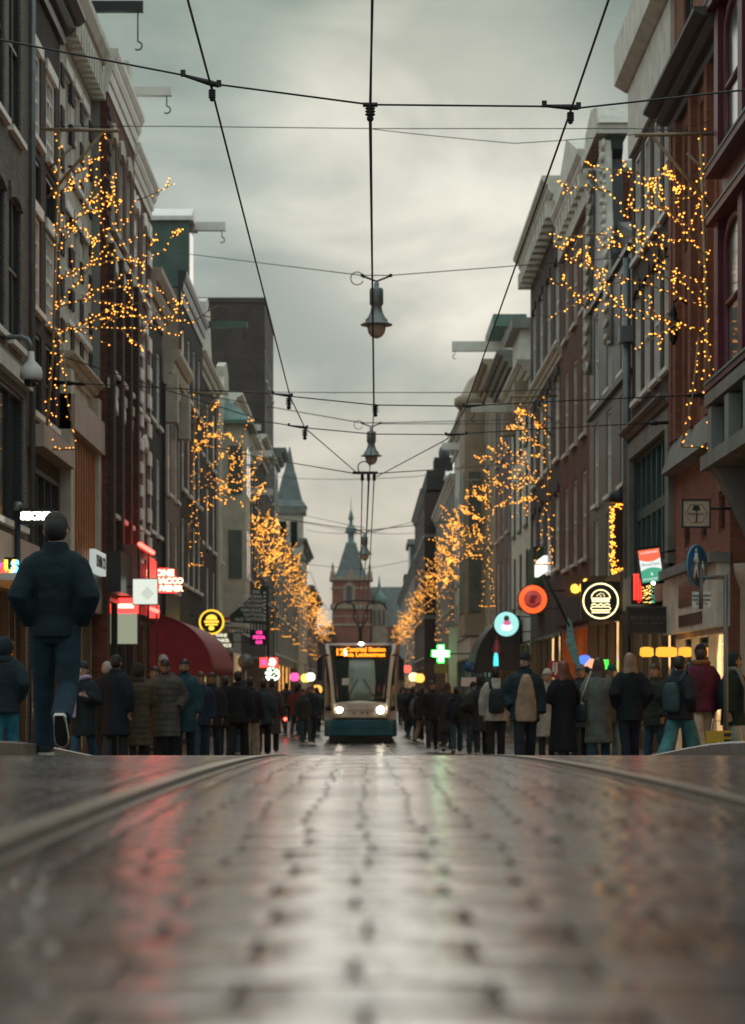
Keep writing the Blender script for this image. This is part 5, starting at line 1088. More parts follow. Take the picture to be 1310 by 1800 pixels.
ex = [(-a,-b),(a,-b),(a,-a),(b,-a),(b,a),(a,a),(a,b),(-a,b),(-a,a),(-b,a),(-b,-a),(-a,-a),(-a,-b)]
MB().tube([(x*1.06, .05, z*1.06) for x, z in ex], .05, 6).build('outline', emit('green_outline', (.02, 1, .06), 4), r); MB().tube([(b, .05, 0), (2.6, .05, 0)], .03, 6).build('bracket', darkmetal, r)
MB().box((-b*.85, .0, -b - .5), (b*.85, .1, -b - .1)).build('lower_panel', mat('olive_panel', (.25, .27, .08), .5), r); clean(r)
r = empty('green_lit_post', (P(796, 1208, 102).x, 102, 0), label='square post lit green beside the pharmacy cross', cat='post'); MB().box((-.18, -.18, 0), (.18, .18, 4.6)).build('post', mat('pale_post', (.4, .42, .36), .6), r); MB().box((-.22, -.22, 4.6), (.22, .22, 4.75)).build('cap', greystone, r)
r, W, H = sign('blue_sign', 'distant blue round-topped sign with white plate on a post', 815, 1161, 834, 1183, 64, signblue, shape='round', t=.03); MB().tube([(0, .04, 0), (0, .04, -2.4)], .03, 6).build('pole', greymetal, r); MB().box((-.22, 0, -.55), (.22, .02, -.3)).build('plate', signwhite, r); clean(r)
# garland arch
r = empty('garland', P(1086, 950, 52.5), label='orange fairy-light garland framing a dark doorway above the burger sign', cat='garland'); rr = random.Random(21); pts = []
for a, b, n in (((-.15, .72), (.18, .9), 26), ((-.13, .7), (-.1, -.75), 90), ((-.1, -.78), (.22, -.62), 26)):
    for i in range(n): t = rr.random(); pts.append(Vector((a[0] + (b[0]-a[0])*t + rr.gauss(0, .035), rr.gauss(0, .04), a[1] + (b[1]-a[1])*t + rr.gauss(0, .035))))
bulbs_mesh(pts, .018, rr).build('bulbs', emit('orange_bulb', (1, .33, .03), 5, False), r)['kind'] = 'stuff'; MB().box((-.1, .05, -.85), (.3, .9, .85)).build('backing', signblack, r)
r = empty('wall_lamp', P(1088, 880, 51.6), label='black wall spotlight above the orange garland', cat='lamp'); MB().lathe([(.05, .25), (.2, .2), (.24, 0), (.22, -.05)], (0, 0, 0), 12).build('shade', darkmetal, r); MB().tube([(0, 0, .22), (.1, 0, .35), (.55, 0, .35)], .03, 6).build('arm', darkmetal, r)
# shop flags and stands seen over the crowd
r = empty('feather_flag', P(1000, 1110, 46), label='pale blue teardrop flag on a slanting black pole', cat='flag'); MB().prism([(.0, .35), (.08, .25), (.12, .0), (.2, -.35), (.28, -.75), (.1, -.55), (-.04, -.15)], lambda u, z, t: (u, t, z), 0, .02).build('cloth', mat('pale_blue_cloth', (.13, .34, .36), .7, .5, 9), r, (-.02, 0, -.05)); MB().tube([(-.5, .02, 1.15), (-.2, .02, .55), (.02, .02, .1)], .03, 6).build('pole', darkmetal, r)
r, W, H = sign('menu_board', 'red board with white lettering in front of the shops on the right', 964, 1162, 996, 1192, 44, mat('board_red', (.42, .02, .045), .5), t=.05, tilt=R(4)); text('ijs', .26, signwhite, r, (0, -.01, .04), bold=.01); MB().tube([(0, .03, -H/2), (0, .03, -2.3)], .03, 6).build('post', darkmetal, r); clean(r)
r = empty('shop_lamps', P(1170, 1143, 42), label='row of amber pendant lamps glowing in the lit shop window on the right', cat='lamps'); am = emit('amber_pendant', (1, .36, .03), 1.6)
for x in (1137, 1165, 1178, 1205, 1236): q = P(x, 1146, 42) - r.location; MB().lathe([(.05, .09), (.12, .07), (.13, -.06), (.08, -.09)], q, 10).build('lamp_shade', am, r)
for x, y, dd, c, nm in ((1037, 1166, 58, (1, .45, .3), 'pink'), (1028, 1160, 58, (.1, .25, 1), 'blue'), (1066, 1168, 56, (.1, 1, .1), 'green'), (872, 1165, 80, (.1, .9, 1), 'cyan')):
    r = empty('neon_light', P(x, y, dd), label='small %s neon glow in a shop front on the right' % nm, cat='neon light'); MB().ball((0, 0, 0), (.16 if nm != 'cyan' else .09, .05, .14 if nm != 'cyan' else .4)).build('tube', emit('neon_' + nm, c, 1.1), r)
for x, y, dd, c, lb in ((738, 1192, 118, (1, .55, .1), 'orange lit lantern left of the green cross at street end'), (727, 1190, 120, (1, .85, .45), 'pale round lit lantern low beside the tram'), (716, 1176, 135, (1, .12, .08), 'small red light between tram and right crowd'), (546, 1190, 120, (1, .95, .85), 'small white lamp above the cyclists'), (537, 1192, 125, (1, .75, .1), 'small yellow light above the cyclists'), (518, 1190, 125, (1, .1, .35), 'small pink light above the cyclists'), (558, 1212, 118, (1, .45, .08), 'amber glow just left of the tram')):
    r = empty('shop_lantern', P(x, y, dd), label=lb, cat='lantern'); MB().ball((0, 0, 0), (.26, .2, .26)).build('globe', emit('lantern_glow', c, 1.6), r); MB().tube([(0, 0, .2), (0, 0, .8)], .025, 5).build('cord', darkmetal, r)

# ================================================================== HAZE
hz = MB().box((-60, -30, -1.2), (60, 620, 34)).build('haze', [])
hzm = bpy.data.materials.new('haze'); hzm.use_nodes = True; t = hzm.node_tree; t.nodes.remove(t.nodes['Principled BSDF'])
pv = t.nodes.new('ShaderNodeVolumePrincipled'); pv.inputs['Density'].default_value = .00013; pv.inputs['Color'].default_value = (.9, .9, .86, 1); pv.inputs['Anisotropy'].default_value = .2
t.links.new(pv.outputs[0], t.nodes['Material Output'].inputs['Volume']); hz.data.materials.clear(); hz.data.materials.append(hzm); hz['kind'] = 'stuff'; hz['label'] = 'thin damp haze filling the street'
# ================================================================== PEOPLE
def remesh(mb, voxel, m, smooth=3, name='m'):
    me = mb.mesh(name, m); o = bpy.data.objects.new('tmp', me)
    q = o.modifiers.new('r', 'REMESH'); q.mode = 'VOXEL'; q.voxel_size = voxel; q.use_smooth_shade = True
    if smooth: s = o.modifiers.new('s', 'SMOOTH'); s.iterations = smooth; s.factor = .5
    ne = evaluate(o); ne.name = name; bpy.data.meshes.remove(me)
    ne.materials.clear(); ne.materials.append(m); return ne
_cm = {}
def cloth(c, rough=.8):
    k = tuple(c)
    if k not in _cm: _cm[k] = mat('cloth', c, rough, .35, 6, .8, 13, spec=.25)
    return _cm[k]
skins = [mat('skin_tone', c, .5, .1, 9) for c in ((.42, .25, .18), (.32, .19, .13), (.22, .125, .085))]
eye_m = mat('eye_dark', (.02, .015, .012), .3); lip_m = mat('lips', (.30, .12, .10), .5)
hairs = {'black': mat('hair_black', (.012, .011, .011), .5, .3, 40), 'brown': mat('hair_brown', (.055, .03, .02), .5, .35, 40), 'auburn': mat('hair_auburn', (.14, .04, .018), .5, .35, 40), 'blond': mat('hair_blond', (.26, .16, .095), .5, .35, 40), 'grey': mat('hair_grey', (.4, .39, .37), .6, .3, 40)}
solem = mat('shoe_sole_white', (.5, .48, .43), .6, .15)
def ell(c, rx, ry, n=14, rot=None):
    c = Vector(c); out = []
    for j in range(n):
        a = 2*math.pi*j/n; v = Vector((rx*math.cos(a), ry*math.sin(a), 0)); out.append(c + (rot @ v if rot else v))
    return out
def person(label, x, y, d, yaw=0, h=None, group='people walking on the bridge', jacket=((.02, .022, .028), .86, .04, False), pants=((.03, .04, .06), 0), shoes=(.03, .03, .03), skin=0, stride=.22, lead=1, lift=0, arms='down', hair=('short', 'black'), hat=None, headyaw=0, nod=0, scarf=None, inner=None, pack=None, vox=.02, beard=False, lean=0, bag=None, name='person', seat=False, zoff=0, slim=.93):
    """x, y: photo position of the head top; d: distance. Facing +Y (away) at yaw 0."""
    top = P(x, y, d); gz = G(d) + zoff; H = h or (top.z - gz); S = H / 1.76
    # ---- skeleton, in a 1.76 m frame
    a_f, a_b = math.asin(min(.9, stride / .86)), -math.asin(min(.9, stride / .86))
    legs = []
    for s in (-1, 1):
        f = (s == lead); th = a_f if f else a_b * .75; kb = .12 if f else .25 + lift
        if seat: th, kb = (1.15 if f else .75), (1.25 if f else 1.0)
        hip = Vector((s*.092, 0, 0)); kn = hip + Vector((s*.01, math.sin(th), -math.cos(th))) * .43; sh = th - kb
        an = kn + Vector((s*.004, math.sin(sh), -math.cos(sh))) * .42
        pitch = 0 if f else -(kb * .9 + .1)              # rear foot rolls onto the toe
        legs.append((s, hip, kn, an, pitch if not seat else 0))
    low = min(l[3].z - (.0 if l[4] == 0 else .05 + .12 * min(1, abs(l[4]))) for l in legs); pz = .085 - low
    up = Vector((0, 0, pz)); legs = [(s, a+up, b+up, c+up, p) for s, a, b, c, p in legs]
    tz = pz - .05                                         # torso offset: hip height ~.93 at rest
    LN = lambda v: Vector((v[0], v[1] + (v[2] - pz) * lean, v[2]))
    sh_z = tz + .56
    arm = []
    for s in (-1, 1):
        st = arms[0 if s < 0 else 1] if isinstance(arms, tuple) else arms
        A = Vector((s*.182*slim, -.01, sh_z - .012 - jacket[2]*.35))
        if st == 'down': E = A + Vector((s*.06, -.03, -.28)); Wp = E + Vector((-s*.01, .06, -.24))
        elif st == 'swingf': E = A + Vector((s*.06, .1, -.26)); Wp = E + Vector((-s*.02, .14, -.2))
        elif st == 'swingb': E = A + Vector((s*.07, -.13, -.25)); Wp = E + Vector((-s*.01, -.02, -.245))
        elif st == 'pocket': E = A + Vector((s*.105, -.10, -.255)); Wp = E + Vector((-s*.08, .13, -.17))
        else: E = A + Vector((s*.08, .02, -.27)); Wp = E + Vector((-s*.1, .19, .08))
        arm.append((s, LN(A), LN(E), LN(Wp)))
    nk = LN(Vector((0, -.01, sh_z + .05))); hd = nk + Vector((0, .02, .055))       # chin level
    HR = Matrix.Rotation(headyaw, 3, 'Z') @ Matrix.Rotation(-nod, 3, 'X')
    hv = lambda a, b, c: hd + HR @ Vector((a, b, c))
    sk = skins[skin]
    # ---- body: one continuous figure
    mb = MB()
    mb.rings([ell(LN((0, 0, tz + z)), rx, ry) for z, rx, ry in ((-.06, .11, .08), (.06, .15, .10), (.2, .135, .09), (.36, .15, .1), (.5, .165, .1), (.57, .12, .08), (.61, .055, .055))])
    mb.tube([nk - Vector((0, 0, .06)), nk + Vector((0, .01, .1))], [.058, .054], 10)
    prof = ((.0, .03, .04, .035), (.025, .052, .066, .02), (.06, .064, .084, .008), (.10, .072, .094, .0), (.14, .075, .1, -.005), (.18, .068, .09, -.006), (.212, .045, .06, -.006), (.23, .012, .015, -.006))
    mb.rings([[hv(p[0], p[1] + c, z) for p in ell((0, 0, 0), rx, ry)] for z, rx, ry, c in prof])
    mb.tube([hv(0, .088, .12), hv(0, .108, .09), hv(0, .098, .075)], [.01, .017, .012], 8)
    for s in (-1, 1): mb.ball(hv(s*.083, -.005, .098), (.016, .024, .036))
    for s, a, b, c in arm: mb.tube([a, b, c], [.045, .038, .028], 8); dirv = (c - b).normalized(); mb.tube([c, c + dirv*.05, c + dirv*.09], [.026, (.036, .022), (.032, .018)], 8)
    for s, a, b, c, p in legs: mb.tube([a, b, c], [.075, .052, .038], 8)
    bme = remesh(mb, max(vox*.8, .014), sk, 2, 'person')
    bme.materials.append(eye_m); bme.materials.append(lip_m)
    ex = MB()                                             # eyes, mouth, separate fingers
    for s in (-1, 1): ex.ball(hv(s*.03, .087, .115), (.014, .008, .007), 8, 5, 1); ex.tube([hv(s*.014, .093, .133), hv(s*.046, .083, .131)], .005, 5, 1)
    ex.tube([hv(-.024, .092, .045), hv(0, .098, .045), hv(.024, .092, .045)], .006, 5, 2)
    for s, a, b, c in arm:
        dv = (c - b).normalized(); side_ = dv.cross(Vector((s, 0, 0))); side_ = side_.normalized() if side_.length > .01 else Vector((0, 1, 0)); pn = dv.cross(side_)
        for k, L in ((-1.5, .062), (-.5, .074), (.5, .07), (1.5, .055)):
            r0 = c + dv*.085 + side_*(k*.017); ex.tube([r0, r0 + dv*L*.5 + pn*(-s*.006), r0 + dv*L*.9 - pn*(s*.028)], [.0095, .009, .0075], 6)
        r0 = c + dv*.03 + side_*.03; ex.tube([r0, r0 + dv*.03 + side_*.026, r0 + dv*.06 + side_*.03], [.011, .01, .008], 6)
    bm = bmesh.new(); bm.from_mesh(bme); em = ex.mesh('x', [sk, eye_m, lip_m]); bm.from_mesh(em); bm.to_mesh(bme); bm.free(); bpy.data.meshes.remove(em)
    root = link(name, bme, None, (top.x, d, gz), (0, 0, yaw)); root.scale = (S, S, S); tag(root, label, 'person', group)
    K = []
    # ---- trousers
    pc, wide = pants; mb = MB()
    mb.rings([ell(LN((0, 0, tz + z)), rx, ry) for z, rx, ry in ((-.06, .12, .10), (0, .165, .12), (.1, .16, .115), (.16, .15, .105))])
    for s, a, b, c, p in legs:
        e = c + (c - b).normalized() * .03; mb.tube([a + Vector((0, 0, .03)), a.lerp(b, .5), b, b.lerp(e, .5), e], [.1, .09 + wide*.4, .07 + wide*.8, .066 + wide, .06 + wide*1.1], 10)
    K.append(link('trousers', remesh(mb, vox, cloth(pc), 2, 'trousers'), root))
    # ---- shoes
    for s, a, b, c, p in legs:
        rot = Matrix.Rotation(p, 3, 'X'); F = lambda u, v, q: c + rot @ Vector((u, v, q))
        up_ = MB(); up_.rings([[F(px*wd, yy, -.075 + hh*(.5 + .5*pz_)) for px, pz_ in ((-1,-1),(1,-1),(1.0,.2),(.55,1),(-.55,1),(-1.0,.2))] for yy, wd, hh in ((-.075, .03, .06), (-.06, .042, .1), (0, .044, .115), (.07, .047, .085), (.13, .05, .06), (.175, .042, .045), (.195, .02, .03))])
        so_ = MB(); so_.rings([[F(px*wd, yy, -.085 + .028*q) for px, q in ((-1,0),(1,0),(1,1),(-1,1))] for yy, wd in ((-.08, .032), (-.06, .046), (.0, .046), (.08, .05), (.14, .053), (.18, .045), (.203, .02))], 0, True, False)
        o = up_.build('shoe', cloth(shoes, .5), root); so_.build('sole', solem, o)
        if vox < .015: MB().rings([[F(px*wd*.9, yy, -.087) for px in (-1, 1)] + [F(px*wd*.9, yy, -.0855) for px in (1, -1)] for yy, wd in ((-.075, .03), (0, .044), (.1, .05), (.17, .045), (.195, .02))], 0, True, False).build('tread', signblack, o)
    # ---- jacket or coat
    jc, hem, blk, puff = jacket; puff = .1 if puff is True else puff; pa = .016 if puff and puff < .12 else .009; mb = MB(); hz = hem - .93
    zs = [hz + (.585 - hz) * i / (34 if puff else 14) for i in range((34 if puff else 14) + 1)]
    def tors(z):
        for (z0, a0, b0), (z1, a1, b1) in zip(TP, TP[1:]):
            if z0 <= z <= z1: t = (z - z0) / (z1 - z0); return a0 + (a1-a0)*t, b0 + (b1-b0)*t
        return TP[-1][1:] if z > TP[-1][0] else TP[0][1:]
    TP = [(-.65, .235, .19), (-.3, .195, .155), (0, .175, .13), (.14, .165, .115), (.3, .18, .125), (.45, .198, .125), (.535, .188, .105), (.57, .14, .09), (.585, .11, .085)]
    rg = []
    for z in zs:
        rx, ry = tors(z); e = blk + (pa*abs(math.sin((z + .02) * math.pi / puff)) ** .6 - pa*.5 if puff else 0); rg.append(ell(LN((0, 0, tz + z)), (rx + e) * slim, ry + e))
    mb.rings(rg)
    for s, a, b, c in arm:
        n = 14 if puff else 6; pts_ = []; rr = []
        for i in range(n + 1):
            t = i / n; pts_.append(a.lerp(b, t*2) if t < .5 else b.lerp(c, t*2 - 1)); rr.append(.066 - .014*t + blk*.75 + (pa*.6*abs(math.sin(t*math.pi*.55/puff)) if puff else 0))
        mb.tube([a + Vector((-s*.11, 0, .03)), a + Vector((-s*.04, 0, .012))] + pts_[1:], [.055 + blk*.4, .064 + blk*.6] + rr[1:], 12)
    mb.lathe([(.10 + blk*.3, -.02), (.085 + blk*.3, .05), (.08 + blk*.3, .075), (.03, .08)], nk, 14)
    K.append(link('coat' if hem < .75 else 'jacket', remesh(mb, min(vox, .017) if puff else vox, cloth(jc), 1 if puff else 2, 'jacket'), root))
    if inner:                                             # pullover showing in the open front
        mb = MB(); mb.rings([ell(LN((0, .065, tz + z)), rx, ry) for z, rx, ry in ((-.13, .185, .085 + blk), (-.1, .19, .09 + blk), (.15, .175, .08 + blk), (.35, .17, .085 + blk), (.48, .13, .095 + blk), (.56, .085, .1 + blk*.8), (.6, .06, .075))]); link('pullover', remesh(mb, vox, cloth(inner), 2, 'pullover'), root)
    # ---- hair, hat, scarf
    def shell(cx, cy, cz, rx, ry, rz, keep, m, nm):
        mb = MB(); mb.ball((cx, cy, cz), (rx, ry, rz), 18, 14); me = mb.mesh(nm, m); bm = bmesh.new(); bm.from_mesh(me)
        bmesh.ops.delete(bm, geom=[f for f in bm.faces if not keep(f.calc_center_median())], context='FACES')
        for v in bm.verts: v.co = hv(*v.co)
        bm.to_mesh(me); bm.free(); o = link(nm, me, root); sd = o.modifiers.new('t', 'SOLIDIFY'); sd.thickness = .012; sd.offset = 0; return o
    hs, hc = hair; hm = hairs[hc]
    if hat != 'hood':
        shell(0, -.012, .13, .083, .105, .112, lambda c: c.z > .155 - .0 * c.y or (c.y < .02 and c.z > .03) or (abs(c.x) > .06 and c.y < .035 and c.z > .1), hm, 'hair')
        if hs == 'long':
            mb = MB(); mb.rings([[hv(p[0], p[1] - .045 - .02*(z < 0), z) for p in ell((0, 0, 0), rx, ry)] for z, rx, ry in ((.235, .03, .04), (.2, .075, .075), (.12, .1, .085), (.02, .112, .075), (-.06, .125, .066), (-.15, .13, .058), (-.22, .11, .045), (-.25, .07, .03))]); link('hair', remesh(mb, .014, hm, 2, 'hair'), root)
        elif hs == 'bun': mb = MB(); mb.ball(hv(0, -.1, .2), .05); mb.build('hair', hm, root)
    if beard: shell(0, .012, .055, .069, .092, .068, lambda c: c.z < .06 and c.y > .02 and not (abs(c.x) < .02 and .03 < c.z), hm, 'beard')
    if hat:
        hk, hcol = (hat if isinstance(hat, tuple) else (hat, jc)); hmt = cloth(hcol)
        if hk == 'beanie':
            mb = MB(); mb.rings([[hv(p[0], p[1] - .008, z + .28*(p[1] + .03)*(z < .2)) for p in ell((0, 0, 0), rx, ry)] for z, rx, ry in ((.115, .085, .107), (.15, .089, .112), (.155, .085, .107), (.2, .08, .1), (.245, .055, .066), (.268, .02, .022))]); mb.build('hat', hmt, root)
        elif hk == 'cap':
            mb = MB(); mb.rings([[hv(p[0], p[1] - .008, z + .2*p[1]*(z < .15)) for p in ell((0, 0, 0), rx, ry)] for z, rx, ry in ((.115, .086, .109), (.16, .086, .109), (.2, .078, .1), (.235, .05, .062), (.247, .012, .015))]); mb.rings([[hv(px*wd, yy, .128 + q*.012 - (yy - .09)*.25) for px, q in ((-1,0),(1,0),(1,1),(-1,1))] for yy, wd in ((.08, .075), (.13, .068), (.17, .04))]); mb.build('hat', hmt, root)
        elif hk == 'hood':
            shell(0, -.02, .11, .112, .13, .15, lambda c: c.y < .075 or c.z > .215, hmt, 'hood')
            mb = MB(); mb.lathe([(.13, -.05), (.135, .0), (.115, .05), (.09, .06)], nk, 14); mb.build('hood_collar', hmt, root)
    if scarf:
        mb = MB(); mb.tube([nk + Vector((.1*math.cos(t), .1*math.sin(t), .05 + .01*math.sin(3*t))) for t in [i*.45 for i in range(15)]], .042, 8); mb.tube([nk + Vector((.07, .12, .03)), nk + Vector((.07, .19 + blk, -.25)), nk + Vector((.08, .19 + blk, -.62))], [(.03, .055), (.02, .06), (.016, .06)], 8); link('scarf', remesh(mb, .016, cloth(scarf), 2, 'scarf'), root)
    if pack:
        mb = MB(); mb.rings([ell(LN((0, -.2 - blk*.6, tz + z)), rx, ry) for z, rx, ry in ((.05, .12, .06), (.08, .15, .085), (.25, .155, .1), (.42, .14, .09), (.5, .1, .05))]); o = link('backpack', remesh(mb, vox, cloth(pack, .6), 2, 'backpack'), root)
        mb = MB()
        for s in (-1, 1): mb.tube([LN((s*.1, -.16, tz + .5)), LN((s*.12, -.02, sh_z + .075 + blk)), LN((s*.125, .15 + blk, tz + .42)), LN((s*.15, .06 + blk, tz + .2))], (.03), 6)
        mb.build('strap', cloth(pack, .6), o)
    if bag:                                               # shoulder bag hanging at the hip
        bc, bs = bag; mb = MB(); c0 = LN((bs*(.24 + blk), -.05, tz + .1)); mb.rings([[c0 + Vector((q.x, q.y, z)) for q in ell((0, 0, 0), rx, ry)] for z, rx, ry in ((-.2, .05, .12), (-.17, .075, .17), (0, .08, .18), (.1, .05, .14))]); o = link('shoulder_bag', remesh(mb, vox, cloth(bc, .6), 2, 'bag'), root)
        MB().tube([c0 + Vector((0, 0, .08)), LN((bs*.2, -.15 - blk, tz + .38)), LN((bs*.12, -.02, sh_z + .085 + blk))], .017, 6).build('strap', cloth(bc, .6), o)
    return root
dk1, dk2, dk3, navy = (.014, .015, .018), (.02, .024, .03), (.028, .03, .03), (.012, .022, .036)
jean, jeanl, jeant = (.022, .06, .10), (.16, .25, .28), (.06, .19, .20)
AW, TO = 0.0, math.pi
# the man striding at the left
person('man in dark padded jacket and cap striding away at the left, hands in pockets', 98, 905, 17.0, AW, jacket=((.005, .015, .021), .92, .03, .17), slim=.82, pants=((.008, .024, .038), .015), shoes=(.015, .02, .022), stride=.17, lead=-1, lift=.66, arms='pocket', hair=('short', 'black'), hat=('cap', (.05, .038, .032)), headyaw=-.12, vox=.013, lean=.02)
# right row
person('person in white jacket carrying a dark backpack, seen from behind', 872, 1180, 40, AW, jacket=((.42, .39, .34), .84, .05, False), pants=(dk1, .01), hair=('short', 'black'), pack=dk2, stride=.1)
person('man in black beanie and dark jacket open over a tan pullover', 923, 1158, 33, TO + .05, jacket=((.010, .022, .028), .80, .07, False), pants=((.014, .018, .024), .02), inner=(.30, .20, .135), hair=('short', 'black'), hat=('beanie', dk1), headyaw=-.75, beard=True, skin=1, arms=('down', 'pocket'), stride=.2, vox=.017)
person('woman with auburn hair in long black coat with a shoulder bag strap', 990, 1172, 33.5, AW + .5, jacket=((.008, .008, .01), .35, .05, False), pants=(dk1, 0), hair=('long', 'auburn'), stride=.12, bag=(dk2, 1), arms='front')
person('person in cream knitted hat half hidden behind the auburn-haired woman', 962, 1186, 38, TO, jacket=((.34, .30, .25), .6, .04, False), pants=(dk1, 0), hat=('beanie', (.5, .46, .4)), stride=.1)
person('person with grey hat in dark coat behind the woman in grey', 1020, 1176, 42, TO, jacket=(dk2, .7, .05, False), pants=(dk1, 0), hat=('beanie', (.12, .15, .15)), skin=1)
person('woman with long brown hair in flared grey-green coat', 1053, 1166, 34, AW - .25, jacket=((.135, .14, .12), .47, .045, False), pants=(jean, .01), hair=('long', 'brown'), stride=.12, arms='front', bag=((.36, .33, .26), -1))
person('person in green cap behind the blond woman', 1076, 1174, 41, TO, jacket=((.05, .05, .03), .8, .05, False), pants=(jeanl, .01), hat=('cap', (.01, .1, .07)), skin=0)
person('woman with long blond hair in black jacket and dark jeans, seen from behind', 1107, 1158, 33.5, AW + .2, jacket=((.008, .011, .014), .80, .05, False), pants=((.010, .014, .024), .01), hair=('long', 'blond'), stride=.12, arms='pocket')
person('young person with short brown hair in dark puffer jacket and blue jeans', 1152, 1176, 35.5, TO - .9, jacket=((.025, .028, .02), .78, .055, True), pants=(jean, .01), hair=('short', 'brown'), headyaw=.2, stride=.12, arms='down')
person('person in dark bomber jacket and wide teal jeans with a teal bag on the back', 1196, 1157, 33, AW - .75, jacket=((.018, .018, .022), .86, .06, False), pants=(jeant, .055), hair=('short', 'black'), stride=.34, pack=(.03, .06, .062), arms='pocket', shoes=(.4, .38, .35))
person('tall person in black beanie and purple jacket with white trousers', 1232, 1144, 34, AW + .35, jacket=((.10, .018, .045), .88, .07, False), pants=((.46, .46, .42), .035), hair=('short', 'brown'), hat=('beanie', dk1), scarf=(.22, .085, .025), stride=.2, arms='down', skin=1)
person('dark haired person almost hidden behind the purple jacket', 1214, 1172, 38, TO, jacket=(dk1, .8, .05, False), pants=(dk1, 0), skin=1)
person('person in dark green hood with long grey scarf at the right edge', 1290, 1157, 34, TO + .95, jacket=((.008, .028, .028), .74, .06, False), pants=((.34, .40, .38), .02), hair=('short', 'brown'), hat=('hood', (.008, .028, .028)), scarf=(.15, .16, .155), stride=.2, arms='down')
# yellow shopping bag
q = P(1262, 1292, 32.6); sb = empty('shopping_bag', q, label='yellow shopping bag with black stripes beside white trousers at the right', cat='bag'); ybg = mat('yellow_bag', (.55, .34, .025), .5, .1)
MB().box((-.17, -.04, -.30), (.19, .1, .06)).build('bag_body', ybg, sb); MB().prism([(-.15, -.28), (.08, -.28), (.06, -.16), (-.04, -.1), (-.14, -.15)], lambda u, z, t: (u, t, z), -.05, -.04).build('print', signblack, sb)
for i in range(3): MB().box((.08, -.05, -.02 - i*.09), (.18, -.04, .03 - i*.09)).build('print', signblack, sb)
MB().tube([(-.08, .03, .05), (-.05, .03, .2), (.06, .03, .2), (.09, .03, .05)], .008, 5).build('handle', signblack, sb)
# left row
person('person in dark hoodie and blue jeans cut by the left edge', 8, 1132, 29, AW, jacket=((.010, .020, .028), .82, .05, False), pants=((.02, .13, .19), .03), hat=('hood', (.010, .020, .028)), arms='pocket', stride=.14)
person('person in dark hat and coat with lilac scarf behind the striding man', 147, 1172, 35, TO - .3, jacket=((.010, .016, .02), .62, .05, False), pants=(jean, .01), hat=('beanie', dk2), scarf=(.36, .27, .38), arms='front')
person('person in long dark overcoat with flat cap, seen from behind', 204, 1161, 36.5, AW - .3, jacket=((.008, .012, .02), .55, .05, False), pants=(dk2, .02), hat=('cap', dk2), hair=('short', 'black'), stride=.12)
person('white-haired person beside the man in the long dark overcoat', 188, 1170, 40, AW, jacket=(dk1, .7, .05, False), pants=(dk1, .01), hair=('short', 'grey'))
person('person in long olive-brown puffer coat, seen from behind', 242, 1176, 37, AW + .25, jacket=((.065, .05, .03), .42, .065, True), pants=(dk1, 0), hair=('short', 'black'), hat=('hood', (.028, .022, .016)), stride=.1, arms='front')
person('dark haired man behind the grey puffer coat, looking sideways', 272, 1178, 40, TO - .4, jacket=(dk1, .75, .05, False), pants=(dk1, .01), hair=('short', 'black'), skin=1, headyaw=.5)
person('man in thigh-length grey puffer coat looking down, hands in pockets', 291, 1168, 37.5, TO, jacket=((.075, .066, .060), .55, .07, True), pants=((.012, .016, .02), .015), hair=('short', 'black'), beard=True, skin=1, nod=.35, arms='pocket', stride=.1)
person('woman with pale hat behind the man in the grey puffer coat', 287, 1160, 44, TO, jacket=(dk2, .7, .05, False), pants=(dk1, 0), hat=('beanie', (.3, .29, .28)))
person('bearded man in teal jacket and dark jeans coming down the bridge', 324, 1168, 38, TO, jacket=((.012, .05, .065), .62, .055, False), pants=((.012, .022, .034), .01), hair=('short', 'black'), beard=True, skin=1, arms='down', stride=.12)
person('person in navy jacket and blue jeans beside the teal jacket', 352, 1187, 41, TO + .2, jacket=((.012, .022, .05), .8, .05, False), pants=(jean, .015), hair=('short', 'brown'), skin=0, nod=.2)
person('person in black jacket and dark blue jeans in the left crowd', 372, 1188, 43, TO, jacket=(dk1, .75, .05, False), pants=((.02, .035, .06), .01), hair=('short', 'black'), skin=2)
person('broad person in black jacket seen from behind left of the tram', 419, 1186, 45, AW - .2, jacket=((.010, .013, .017), .80, .075, False), pants=((.010, .014, .02), .03), hair=('short', 'black'), stride=.2, skin=2)
person('person with head bowed in dark coat beside the broad black jacket', 396, 1194, 47, AW, jacket=(dk1, .75, .06, False), pants=(dk1, .02), hair=('short', 'black'), skin=1)
person('person in dark jacket and beige trousers, seen from behind', 440, 1197, 47, AW, jacket=((.012, .013, .015), .84, .06, False), pants=((.36, .30, .235), .05), hair=('short', 'black'), stride=.15)
person('person in slate blue jacket seen from behind near the tram', 463, 1200, 52, AW, jacket=((.03, .045, .055), .78, .06, False), pants=(dk1, .02), hair=('short', 'black'), stride=.16)
person('person in long brown coat seen from behind near the cyclists', 478, 1200, 56, AW, jacket=((.06, .045, .042), .5, .05, False), pants=(navy, .01), hair=('short', 'black'), stride=.14)
